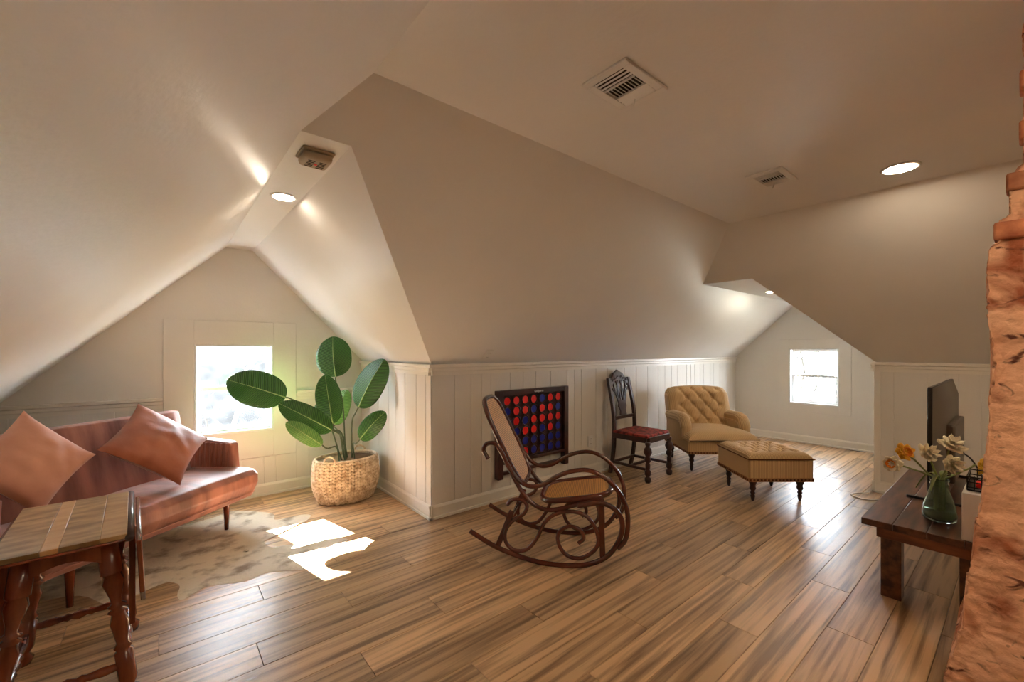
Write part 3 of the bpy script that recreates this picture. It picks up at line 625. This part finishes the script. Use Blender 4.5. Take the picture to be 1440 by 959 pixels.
for l in (0.0, RW):
    MB().tube(spline([rp(t, z, l) for t, z in C_rock], 6), 0.0155, 10).build('rocker', BENT, RK, smooth=True)
    MB().tube(spline([rp(t, z, l) for t, z in C_arm], 6), 0.0145, 10).build('arm', BENT, RK, smooth=True)
    li = l+(0.022 if l == 0 else -0.022)
    MB().tube(spline([rp(t, z, li) for t, z in C_scr], 6), 0.0125, 10).build('scroll', BENT, RK, smooth=True)
    MB().tube(spline([rp(t, z, l+(0.03 if l == 0 else -0.03)) for t, z in C_rail], 6), 0.0145, 10).build('side_rail', BENT, RK, smooth=True)
    MB().bar(rp(0.286, 0.27, li), rp(0.19, 0.03, li), 0.034, 0.012, (0, 1, 0)).build('post', BENT, RK, bevel=0.003)
    MB().bar(rp(0.867, 0.37, li), rp(0.879, 0.02, li), 0.034, 0.012, (0, 1, 0)).build('post', BENT, RK, bevel=0.003)
MB().tube([rp(0.238, 0.15, 0.02), rp(0.238, 0.15, RW-0.02)], 0.011, 8).build('cross_bar', BENT, RK, smooth=True)
MB().tube([rp(0.873, 0.20, 0.02), rp(0.873, 0.20, RW-0.02)], 0.011, 8).build('cross_bar', BENT, RK, smooth=True)
def loop_panel(fn, name, rad):
    """fn(a,b): plane coordinates in [-1,1]^2 to local space; a rounded frame with a cane panel inside"""
    pts = []
    for i in range(56):
        q = 2*math.pi*i/56; cx, sy = math.cos(q), math.sin(q); e = 0.55
        pts.append(fn(math.copysign(abs(cx)**e, cx), math.copysign(abs(sy)**e, sy)))
    fr = MB().tube(pts, rad, 10, True).build(name+'_frame', BENT, RK, smooth=True)
    c = fn(0, 0); m = MB(); m.v = [c]+[Vector(p) for p in pts]; m.f = [(0, 1+i, 1+(i+1) % 56) for i in range(56)]
    return fr, m
o0, o1 = rp(0.06, 1.0), rp(0.345, 0.42)                 # back: from top to bottom along the lean
bd = (o1-o0)
def fb(a, b): return o0+bd*((a+1)/2)+Vector((0, RW/2+b*0.195, 0))
fr, m = loop_panel(fb, 'back', 0.0165)
def cane(fn, name):                                    # panel with its own local axes so the weave follows it
    c = fn(0, 0); ux = (fn(1, 0)-c); uy = (fn(0, 1)-c); lx, ly = ux.length, uy.length
    R = Matrix((ux.normalized(), uy.normalized(), ux.cross(uy).normalized())).transposed().to_4x4(); mb = MB(); n = 56; mb.v = [Vector((0, 0, 0))]
    for i in range(n):
        q = 2*math.pi*i/n; cx, sy = math.cos(q), math.sin(q)
        mb.v.append(Vector((math.copysign(abs(cx)**0.55, cx)*lx, math.copysign(abs(sy)**0.55, sy)*ly, 0)))
    mb.f = [(0, 1+i, 1+(i+1) % n) for i in range(n)]
    o = mb.build(name, CANE, RK, solid=0.004); o.matrix_local = Matrix.Translation(c) @ R; return o
cane(fb, 'back_cane')
s0, s1 = rp(0.47, 0.335), rp(0.935, 0.415)
def fs(a, b): return s0+(s1-s0)*((a+1)/2)+Vector((0, RW/2+b*0.205, 0))
loop_panel(fs, 'seat', 0.019); cane(fs, 'seat_cane')

# ---------------------------------------------------------------- wall-mounted four-in-a-row board
GB = thing('game_board', 'dark wooden four-in-a-row board with red and blue discs on the board wall', 'game board', (2.735, ya-0.012, 0.0))
GW, G0, G1 = 0.90, 0.33, 0.985
for s in (-1, 1): MB().box((s*(GW/2-0.03), -0.03, (0.20+G1)/2), (0.06, 0.055, G1-0.20)).build('side_post', BOARDF, GB, bevel=0.004)
MB().box((0, -0.03, G1-0.025), (GW-0.12, 0.05, 0.05)).build('top_rail', BOARDF, GB, bevel=0.003)
MB().box((0, -0.03, G0+0.012), (GW-0.12, 0.05, 0.03)).build('bottom_rail', BOARDF, GB, bevel=0.003)
MB().box((0, -0.025, 0.245), (GW-0.12, 0.03, 0.03)).build('release_bar', BOARDF, GB, bevel=0.003)
MB().box((0, -0.012, (G0+G1)/2), (GW-0.12, 0.008, G1-G0-0.06)).build('back_panel', BOARDF, GB)
GRID = ['RRRRBRR', 'BRRBRRB', 'BRBRRRR', 'BBRRBRB', 'BBBBBBB', 'RBRBBBB']
cw, chh = (GW-0.14)/7, (G1-0.05-G0-0.03)/6
for r_ in range(6):
    for c_ in range(7):
        x = -GW/2+0.07+cw*(c_+0.5); z = G1-0.052-chh*(r_+0.5)
        MB().lathe([(0.036, 0), (0.036, 0.006), (0.032, 0.008), (0.012, 0.008)], (0, 0, 0), 20, axis=(0, -1, 0)).build('disc', RED if GRID[r_][c_] == 'R' else BLUE, GB, loc=(x, -0.021, z))
        MB().tube([(0.043*math.cos(q), 0, 0.043*math.sin(q)) for q in [2*math.pi*i/20 for i in range(20)]], 0.005, 6, True).build('hole_ring', BOARDF, GB, loc=(x, -0.032, z), smooth=True)
cu = bpy.data.curves.new('maker_logo', 'FONT'); cu.body = 'GoSports'; cu.size = 0.030; cu.extrude = 0.0006; cu.align_x = 'CENTER'; cu.align_y = 'CENTER'
tmp = bpy.data.objects.new('tmp_text', cu); COL.objects.link(tmp); bpy.context.view_layer.update()
lme = bpy.data.meshes.new_from_object(tmp.evaluated_get(bpy.context.evaluated_depsgraph_get())); bpy.data.objects.remove(tmp); bpy.data.curves.remove(cu)
lg = bpy.data.objects.new('maker_logo', lme); COL.objects.link(lg); lg.parent = GB; lg.location = (0.04, -0.0565, G1-0.025); lg.rotation_euler = (math.pi/2, 0, 0); lme.materials.clear(); lme.materials.append(WHITEP)

# ---------------------------------------------------------------- carved dining chair
DC = thing('carved_chair', 'dark carved side chair with red patterned seat against the board wall', 'chair', (4.02, 2.67, 0), math.radians(2))
LPc = [(0.020, 0), (0.026, 0.02), (0.026, 0.05), (0.014, 0.06), (0.026, 0.085), (0.026, 0.12), (0.016, 0.135), (0.020, 0.15), (0.020, 0.19), (0.014, 0.20), (0.027, 0.225), (0.027, 0.25), (0.018, 0.265), (0.036, 0.31), (0.030, 0.345), (0.016, 0.365), (0.022, 0.385), (0.022, 0.41)]
for s in (-1, 1):
    MB().lathe([(r*1.2, z) for r, z in LPc], (s*0.215, -0.215, 0), 18).build('leg', EBONY, DC, smooth=True)
    P = spline([(s*0.195, 0.255, 0), (s*0.20, 0.215, 0.2), (s*0.20, 0.20, 0.43), (s*0.198, 0.215, 0.70), (s*0.188, 0.285, 1.03)], 5)
    mb = MB()
    for a, b in zip(P, P[1:]): mb.bar(a, b+(b-a)*0.06, 0.036, 0.032, (0, 1, 0))
    mb.build('back_post', EBONY, DC)
    MB().box((s*0.212, 0, 0.425), (0.03, 0.40, 0.055)).build('seat_rail', EBONY, DC, bevel=0.004)
    MB().bar((s*0.212, -0.2, 0.13), (s*0.20, 0.215, 0.13), 0.022, 0.028).build('stretcher', EBONY, DC, bevel=0.003)
MB().box((0, -0.215, 0.425), (0.41, 0.032, 0.055)).build('seat_rail', EBONY, DC, bevel=0.004); MB().box((0, 0.2, 0.425), (0.38, 0.03, 0.055)).build('seat_rail', EBONY, DC)
MB().bar((-0.21, 0.0, 0.13), (0.21, 0.0, 0.13), 0.022, 0.028).build('stretcher', EBONY, DC, bevel=0.003)
MB().bar((-0.2, 0.21, 0.13), (0.2, 0.21, 0.13), 0.022, 0.028).build('stretcher', EBONY, DC, bevel=0.003)
MB().box((0, -0.005, 0.460), (0.45, 0.42, 0.035)).build('seat_pad', REDSEAT, DC, bevel=0.015, seg=3)
def by(z): return 0.205+max(0, (z-0.45))**1.6*0.19
MB().bar((-0.19, by(0.60), 0.60), (0.19, by(0.60), 0.60), 0.022, 0.035).build('lower_rail', EBONY, DC, bevel=0.003)
cr = [(-0.17, 0.93), (-0.185, 1.0), (-0.15, 1.03), (-0.115, 1.045), (-0.09, 1.085), (-0.05, 1.10), (0, 1.125), (0.05, 1.10), (0.09, 1.085), (0.115, 1.045), (0.15, 1.03), (0.185, 1.0), (0.17, 0.93), (0.11, 0.985), (0.05, 1.005), (0, 1.01), (-0.05, 1.005), (-0.11, 0.985)]
MB().prism([(x, by(z)-0.01, z) for x, z in cr], (0, 0.024, 0)).build('crest_rail', EBONY, DC, bevel=0.004)
for s in (-1, 1):
    for k in range(3):
        c0 = Vector((s*(0.035+0.045*k), 0, 1.045-0.018*k)); MB().tube([c0+Vector((0.016*math.cos(q)*(1-i/40), by(c0.z)-0.014, 0.016*math.sin(q)*(1-i/40))) for i, q in enumerate([i*0.5 for i in range(24)])], 0.004, 6).build('carved_scroll', EBONY, DC, smooth=True)
for x0, xm, x1_ in ((-0.115, -0.10, -0.055), (-0.055, -0.02, -0.03), (0.055, 0.02, 0.03), (0.115, 0.10, 0.055), (-0.02, -0.055, -0.045), (0.02, 0.055, 0.045)):
    P = spline([(x0, by(1.0), 1.0), (xm, by(0.88), 0.88), (x1_, by(0.75), 0.75)], 8); mb = MB()
    for a, b in zip(P, P[1:]): mb.bar(a, b+(b-a)*0.1, 0.018, 0.016, (0, 1, 0))
    mb.build('splat_strip', EBONY, DC)
for s in (-1, 1):
    MB().tube([Vector((s*0.115+0.028*math.cos(q)*(1-i/50)*s, by(0.9), 0.905+0.028*math.sin(q)*(1-i/50))) for i, q in enumerate([i*0.45 for i in range(26)])], 0.007, 6).build('splat_scroll', EBONY, DC, smooth=True)
vp = [(-0.06, 0.76), (-0.075, 0.72), (-0.05, 0.67), (-0.06, 0.62), (0.06, 0.62), (0.05, 0.67), (0.075, 0.72), (0.06, 0.76), (0, 0.79)]
MB().prism([(x, by(z)-0.008, z) for x, z in vp], (0, 0.02, 0)).build('splat_base', EBONY, DC, bevel=0.003)

# ---------------------------------------------------------------- tufted armchair and ottoman
RZ = math.radians(-39.7)
LT = [(0.008, 0), (0.013, 0.01), (0.020, 0.05), (0.014, 0.06), (0.022, 0.075), (0.015, 0.09), (0.028, 0.115), (0.022, 0.14), (0.034, 0.17), (0.034, 0.20)]
def tuft_fn(pts, depth, sig):
    def f(a, b):
        s = 0
        for (x, y) in pts: s = max(s, math.exp(-((a-x)**2+(b-y)**2)/(2*sig*sig)))
        return -depth*s
    return f
def creases(pts, rmax, depth, sig):                    # diagonal folds between neighbouring buttons
    segs = [(p, q) for i, p in enumerate(pts) for q in pts[i+1:] if 0.01 < math.dist(p, q) < rmax and abs(p[1]-q[1]) > 0.02]
    def f(a, b):
        s = 0
        for p, q in segs:
            dx, dy = q[0]-p[0], q[1]-p[1]; t = max(0, min(1, ((a-p[0])*dx+(b-p[1])*dy)/(dx*dx+dy*dy)))
            d2 = (a-p[0]-t*dx)**2+(b-p[1]-t*dy)**2; s = max(s, math.exp(-d2/(2*sig*sig)))
        return -depth*s
    return f
AC = thing('tufted_armchair', 'tan corduroy armchair with button-tufted back and rolled arms', 'armchair', (4.49, 2.375, 0), RZ)
AW = 0.76
for x, y in ((0.06, 0.06), (AW-0.06, 0.06), (0.06, 0.64), (AW-0.06, 0.64)): MB().lathe(LT, (x, y, 0), 16).build('leg', EBONY, AC, smooth=True)
rbox((AW/2, 0.36, 0.27), (AW, 0.72, 0.15), TAN, 'seat_base', AC, 0.02)
def cushf(u, v):
    a, b = 2*u-1, 2*v-1; h = (max(0, 1-a**6)*max(0, 1-b**6))**0.5
    return (AW/2+a*(AW/2+0.005)*(1 if b < -0.3 else 0.86), 0.29+b*0.33, 0.36+0.085*h+0.02*h*(1-a*a)*(1-b*b))
mb = MB().grid(cushf, 30, 30); mb.grid(lambda u, v: (cushf(1-u, v)[0], cushf(1-u, v)[1], 0.345), 30, 30)
sc = mb.build('seat_cushion', TAN, AC, smooth=True)
MB().tube([(AW/2+a*(AW/2+0.006), -0.04, 0.362) for a in [-1+2*i/20 for i in range(21)]], 0.005, 6).build('piping', TAN, sc)
MB().box((AW/2, 0.36, 0.212), (AW+0.006, 0.726, 0.032)).build('trim_band', BAND, AC, bevel=0.003)
bp = [(0.14+0.16*i+(0.08 if j % 2 else 0), 0.10+0.105*j) for j in range(5) for i in range(4 if j % 2 == 0 else 3)]
tf, cf = tuft_fn(bp, 0.030, 0.022), creases(bp, 0.16, 0.014, 0.010)
def backs(u, v):
    xx = AW*u; b = v*0.56; y = 0.53+0.14*v; z = 0.38+v*0.50
    e = min(u, 1-u); ed = min(1, e/0.10)**0.5; tp = min(1, (1-v)/0.12)**0.5 if v > 0.88 else 1
    puff = 0.055*ed*tp+tf(xx, b)+cf(xx, b)
    wf = 1-0.10*max(0, (v-0.75)/0.25)**2
    return (AW/2+(xx-AW/2)*wf, y-puff+0.03*(1-tp), z+0.02*math.sin(u*math.pi)*v-0.02*(1-ed)*v)
mb = MB().grid(backs, 80, 72)
mb.grid(lambda u, v: (AW/2+(1-2*u)*AW/2*(1-0.10*max(0, (v-0.75)/0.25)**2), 0.64+0.13*v-0.06*max(0, (v-0.85)/0.15)**2, 0.36+v*0.51), 20, 16)
for s in (0, 1): mb.grid(lambda u, v: (lambda p, q: p.lerp(q, u))(Vector(backs(s, v)), Vector((AW/2+(2*s-1)*AW/2*(1-0.10*max(0, (v-0.75)/0.25)**2), 0.64+0.13*v-0.06*max(0, (v-0.85)/0.15)**2, 0.36+v*0.51))), 4, 24)
mb.grid(lambda u, v: Vector(backs(u, 1)).lerp(Vector((AW/2+(2*u-1)*AW/2*0.9, 0.71, 0.87)), v), 80, 4)
bk = mb.build('backrest', TAN, AC, smooth=True)
for (x, b) in bp:
    p = backs(x/AW, b/0.56); MB().lathe([(0.010, 0), (0.009, 0.004), (0.003, 0.007)], (p[0], p[1]+0.002, p[2]), 10, axis=(0, -1, 0.25)).build('button', TAN, bk, smooth=True)
for s, x in ((-1, 0.045), (1, AW-0.045)):
    arm = MB().tube(spline([(x, 0.66, 0.545), (x, 0.45, 0.55), (x, 0.30, 0.555), (x, 0.215, 0.53), (x, 0.175, 0.46), (x, 0.165, 0.37)], 6), [0.066]*19+[0.062]*6+[0.055]*6, 16).build('arm', TAN, AC, smooth=True)
    MB().box((x, 0.43, 0.42), (0.088, 0.50, 0.24)).build('arm_panel', TAN, arm, bevel=0.01)
mb = MB()
for i in range(24): mb.lathe([(0.010, 0), (0.008, 0.004), (0.002, 0.007)], (0.012+i*(AW-0.024)/23, -0.004, 0.213), 8, axis=(0, -1, 0))
for i in range(22): mb.lathe([(0.010, 0), (0.008, 0.004), (0.002, 0.007)], (-0.004, 0.012+i*0.70/21, 0.213), 8, axis=(-1, 0, 0))
mb.build('nail_trim', BRASSN, AC, kind='stuff')
OT = thing('tufted_ottoman', 'square tan corduroy ottoman with button-tufted top and nailhead trim', 'ottoman', (4.376, 1.586, 0), RZ)
OW = 0.57
for sx in (-1, 1):
    for sy in (-1, 1): MB().lathe(LT, (sx*0.21, sy*0.21, 0), 16).build('leg', EBONY, OT, smooth=True)
rbox((0, 0, 0.30), (OW, OW, 0.20), TAN, 'box_side', OT, 0.018)
MB().box((0, 0, 0.208), (OW+0.006, OW+0.006, 0.034)).build('trim_band', BAND, OT, bevel=0.003)
op = [(-0.18+0.12*i+(0.06 if j % 2 else 0), -0.18+0.09*j) for j in range(5) for i in range(4 if j % 2 == 0 else 3)]
tf2, cf2 = tuft_fn(op, 0.030, 0.020), creases(op, 0.12, 0.014, 0.009)
def topf(u, v):
    a, b = 2*u-1, 2*v-1; x, y = a*OW/2, b*OW/2; h = (max(0, 1-a**8)*max(0, 1-b**8))**0.5
    return (x*1.005, y*1.005, 0.385+(0.065+tf2(x, y)+cf2(x, y))*h)
tp = MB().grid(topf, 70, 70).build('tufted_top', TAN, OT, smooth=True)
for (x, y) in op: MB().lathe([(0.010, 0), (0.009, 0.004), (0.003, 0.006)], (x, y, topf(x/OW+.5, y/OW+.5)[2]-0.002), 10).build('button', TAN, tp, smooth=True)
e = OW/2+0.003; MB().tube([(-e, -e, 0.388), (e, -e, 0.388), (e, e, 0.388), (-e, e, 0.388)], 0.006, 6, True).build('piping', BRASSN, OT)
mb = MB()
for i in range(18):
    q = -OW/2+0.014+i*(OW-0.028)/17
    for a in ((q, -e-0.001, (0, -1, 0)), (q, e+0.001, (0, 1, 0))): mb.lathe([(0.0105, 0), (0.009, 0.004), (0.002, 0.007)], (a[0], a[1], 0.209), 8, axis=a[2])
    for a in ((-e-0.001, q, (-1, 0, 0)), (e+0.001, q, (1, 0, 0))): mb.lathe([(0.0105, 0), (0.009, 0.004), (0.002, 0.007)], (a[0], a[1], 0.209), 8, axis=a[2])
mb.build('nail_trim', BRASSN, OT, kind='stuff')

# ---------------------------------------------------------------- console table with its things
CT = thing('console_table', 'low rustic dark plank table beside the brick chimney', 'table', (3.72, 0.32, 0))
TL, TWd, TH_ = 1.50, 0.52, 0.43
for i in range(4): MB().box((0, -TWd/2+TWd/4*(i+0.5), TH_-0.0175), (TL, TWd/4-0.0015, 0.035)).build('top_plank', RUSTIC, CT, bevel=0.003)
for s in (-1, 1):
    MB().box((s*(TL/2-0.10), 0, 0.355), (0.03, TWd-0.10, 0.075)).build('apron', RUSTEDGE, CT, bevel=0.003)
    MB().box((0, s*(TWd/2-0.07), 0.355), (TL-0.23, 0.03, 0.075)).build('apron', RUSTIC, CT, bevel=0.003)
    for q in (-1, 1):
        MB().box((s*(TL/2-0.13), q*(TWd/2-0.11), 0.1965), (0.085, 0.085, 0.393)).build('leg', RUSTIC, CT, bevel=0.004)
ZT = TH_
TV = thing('television', 'flat television seen from behind on the low dark table', 'television', (4.03, 0.36, ZT))
LW, z0, z1 = 1.12, 0.075, 0.70
MB().box((0, 0.0, (z0+z1)/2), (LW, 0.022, z1-z0)).build('bezel', BLACKP, TV, bevel=0.004)
MB().box((0, 0.0125, (z0+z1)/2), (LW-0.02, 0.002, z1-z0-0.02)).build('screen', DARK, TV)
m = MB(); a = [(-LW/2+0.01, -0.011, z0+0.01), (LW/2-0.01, -0.011, z0+0.01), (LW/2-0.01, -0.011, z1-0.01), (-LW/2+0.01, -0.011, z1-0.01)]
b = [(-LW/2+0.11, -0.045, z0+0.02), (LW/2-0.11, -0.045, z0+0.02), (LW/2-0.11, -0.045, z1-0.10), (-LW/2+0.11, -0.045, z1-0.10)]
m.add(a+b, [(4, 5, 6, 7), (0, 1, 5, 4), (1, 2, 6, 5), (2, 3, 7, 6), (3, 0, 4, 7)]); m.build('back_shell', TVBACK, TV, bevel=0.004)
MB().box((0.02, -0.06, z0+0.20), (0.60, 0.045, 0.36)).build('rear_housing', TVBACK, TV, bevel=0.012, seg=3)
for s in (-1, 1): 
    MB().bar((s*0.42, 0.12, 0.008), (s*0.42, -0.14, 0.008), 0.022, 0.014).build('foot', BLACKP, TV, bevel=0.003); MB().bar((s*0.42, -0.005, 0.012), (s*0.42, -0.005, z0+0.02), 0.03, 0.014).build('foot_neck', BLACKP, TV, bevel=0.002)
bx_ = MB().box((0, 0, 0.115), (0.26, 0.28, 0.23)).build('white_box', WHITEP, None, bevel=0.004, loc=(3.115, 0.06, ZT+0.001)); tag(bx_, 'plain white box on the table end beside the chimney', 'box')
TR = thing('wire_tray', 'small black wire tray with clutter on the white box', 'tray', (3.14, 0.09, ZT+0.2305))
MB().box((0, 0, 0.006), (0.20, 0.19, 0.008)).build('tray_base', BLACKP, TR, bevel=0.002)
m = MB()
for s in (-1, 1):
    for zz in (0.02, 0.045, 0.07): m.bar((s*0.10, -0.095, zz), (s*0.10, 0.095, zz), 0.005, 0.005); m.bar((-0.10, s*0.095, zz), (0.10, s*0.095, zz), 0.005, 0.005)
    for i in range(9): m.bar((s*0.10, -0.095+i*0.0237, 0.005), (s*0.10, -0.095+i*0.0237, 0.075), 0.004, 0.004); m.bar((-0.10+i*0.025, s*0.095, 0.005), (-0.10+i*0.025, s*0.095, 0.075), 0.004, 0.004)
m.build('wire_sides', BLACKP, TR)
MB().box((0.0, 0.02, 0.02), (0.09, 0.10, 0.02)).build('red_packet', RED, TR, bevel=0.003)
cab = MB().tube(spline([(3.80, 0.268, ZT+0.30), (3.66, 0.20, ZT+0.27), (3.52, 0.14, ZT+0.16), (3.44, 0.11, ZT+0.03), (3.42, 0.09, ZT+0.006), (3.38, 0.075, ZT+0.006)], 8), 0.004, 8).build('power_cable', BLACKP, None, smooth=True); tag(cab, 'thin black cable hanging from the back of the television', 'cable')
# vase
VM = bpy.data.materials.new('green glass'); VM.use_nodes = True; p = VM.node_tree.nodes['Principled BSDF']
p.inputs['Base Color'].default_value = (0.60, 0.74, 0.64, 1); p.inputs['Roughness'].default_value = 0.06; p.inputs['Transmission Weight'].default_value = 0.92; p.inputs['IOR'].default_value = 1.3
VL = Vector((3.245, 0.300, ZT))
VS = thing('glass_vase', 'green glass bottle vase holding daffodils on the table', 'vase', VL)
pr = [(0.02, 0.001), (0.058, 0.002), (0.068, 0.012), (0.070, 0.035), (0.062, 0.085), (0.047, 0.14), (0.036, 0.178), (0.035, 0.19), (0.040, 0.196), (0.036, 0.203), (0.036, 0.21), (0.041, 0.217), (0.041, 0.225)]
MB().lathe(pr+[(r-0.004, z) for r, z in pr[::-1][:-2]]+[(0.05, 0.012), (0.01, 0.012)], n=32).build('glass_body', VM, VS, smooth=True)
m_, nt_, pw = new_mat('vase water'); pw.inputs['Base Color'].default_value = (0.34, 0.33, 0.16, 1); pw.inputs['Roughness'].default_value = 0.1; pw.inputs['Transmission Weight'].default_value = 0.4
MB().lathe([(0.045, 0.013), (0.060, 0.016), (0.063, 0.035), (0.061, 0.055), (0.01, 0.055)], n=28).build('water', m_, VS, smooth=True)
SLOT = {}
def flower(label, hu, hv, hd, face, pm_, cm, rad=0.05, rows=2, slot=0):
    h = px(hu, hv, hd); t = thing('daffodil', label, 'flower', VL+Vector((0, 0, 0.02)), 0, 'daffodils in the vase'); O_ = VL+Vector((0, 0, 0.02)); h = h-O_
    fdir = Vector(face).normalized(); r_ = rnd
    ang = math.radians(slot); sl_ = Vector((math.cos(ang), math.sin(ang), 0))*0.0165
    MB().tube(spline([sl_*1.3, sl_*1.05+Vector((0, 0, 0.10)), sl_+Vector((0, 0, 0.195)), sl_*1.6+Vector((h.x*0.15, h.y*0.15, 0.228)), h*0.72+Vector((0, 0, 0.062)), h-fdir*0.02], 7), 0.0045, 7).build('stem', FSTEM, t, smooth=True)
    x = fdir.orthogonal().normalized(); y = fdir.cross(x)
    for k in range(rows):
        for i in range(6):
            a = i*math.pi/3+k*0.52+r_.uniform(-.12, .12); d = x*math.cos(a)+y*math.sin(a); sd = fdir.cross(d); L = rad*(1-0.22*k)*r_.uniform(.9, 1.1)
            def pf(u, v, d=d, sd=sd, L=L, k=k):
                q = 2*u-1; ww = L*0.42*math.sin(math.pi*min(1, 0.10+v*0.86))**0.7; return h+d*(L*v)+sd*(q*ww)+fdir*(0.010*k+0.012*v*(1+k)-0.006*q*q+0.004*math.sin(7*v+5*q))
            MB().grid(pf, 5, 6).build('petal', pm_, t, smooth=True, solid=0.0008)
    cor = [(0.008, 0.0), (0.014, 0.012), (0.019, 0.022), (0.024, 0.026), (0.021, 0.024), (0.010, 0.008), (0.002, 0.004)]
    MB().lathe([(a*rad/0.05, b*rad/0.05) for a, b in cor], h+fdir*0.006, 14, axis=fdir).build('corona', cm, t, smooth=True)
cam_dir = -FW
flower('bright orange-yellow daffodil beside the drooping white one', 1270, 636, 2.28, cam_dir+Vector((0, 0, .35)), PETALY, CORONA, 0.050, slot=80)
flower('white daffodil drooping lowest beside the orange-yellow one', 1256, 652, 2.25, EX*-1+Vector((0, 0, .1))+cam_dir*0.5, PETALW, CORONA, 0.046, slot=140)
flower('cream double daffodil standing between the orange one and the television', 1302, 638, 2.30, cam_dir+EX*0.3+Vector((0, 0, .6)), PETALW, PETALW, 0.055, 3, slot=20)
flower('cream double daffodil topmost in the vase', 1338, 627, 2.36, cam_dir*0.6+Vector((0, 0, .9)), PETALW, PETALW, 0.062, 3, slot=-40)
flower('cream double daffodil facing out just above the vase neck', 1337, 652, 2.22, cam_dir+Vector((0, 0, .1)), PETALW, PETALW, 0.052, 3, slot=-160)
flower('yellow daffodil leaning against the chimney', 1379, 655, 2.24, cam_dir*0.5+EX*0.8+Vector((0, 0, -.2)), PETALY, CORONA, 0.050, slot=-100)
GL = thing('daffodil_leaves', 'narrow grey-green leaves hanging over the vase rim', 'leaves', VL+Vector((0, 0, 0.02)))
for (dg_, L, dr) in ((55, 0.12, 0.15), (172, 0.15, 0.10), (-132, 0.07, 0.02), (-8, 0.13, 0.05)):
    a = math.radians(dg_); d = Vector((math.cos(a), math.sin(a), 0)); sd = Vector((-d.y, d.x, 0))
    def blade(u, v):
        q = max(0, (v-0.45)/0.55); r = 0.0265+L*q*q*0.8; z = 0.07+0.146*min(1, v/0.45)+0.05*q-dr*q**3
        return d*r+Vector((0, 0, z))+sd*((2*u-1)*(0.004+0.005*math.sin(math.pi*q)))
    MB().grid(blade, 2, 20).build('leaf_blade', FSTEM, GL, smooth=True, solid=0.0008)
# white cord looping out at the wall corner
cd = MB().tube(spline([(5.10, 0.93, 0.02), (5.02, 1.02, 0.006), (4.93, 1.03, 0.006), (4.88, 0.94, 0.006), (4.95, 0.85, 0.006), (5.12, 0.80, 0.006)], 8), 0.006, 8).build('extension_cable', CORD, None, smooth=True)
tag(cd, 'white extension cable looping on the floor at the wall corner', 'cable')
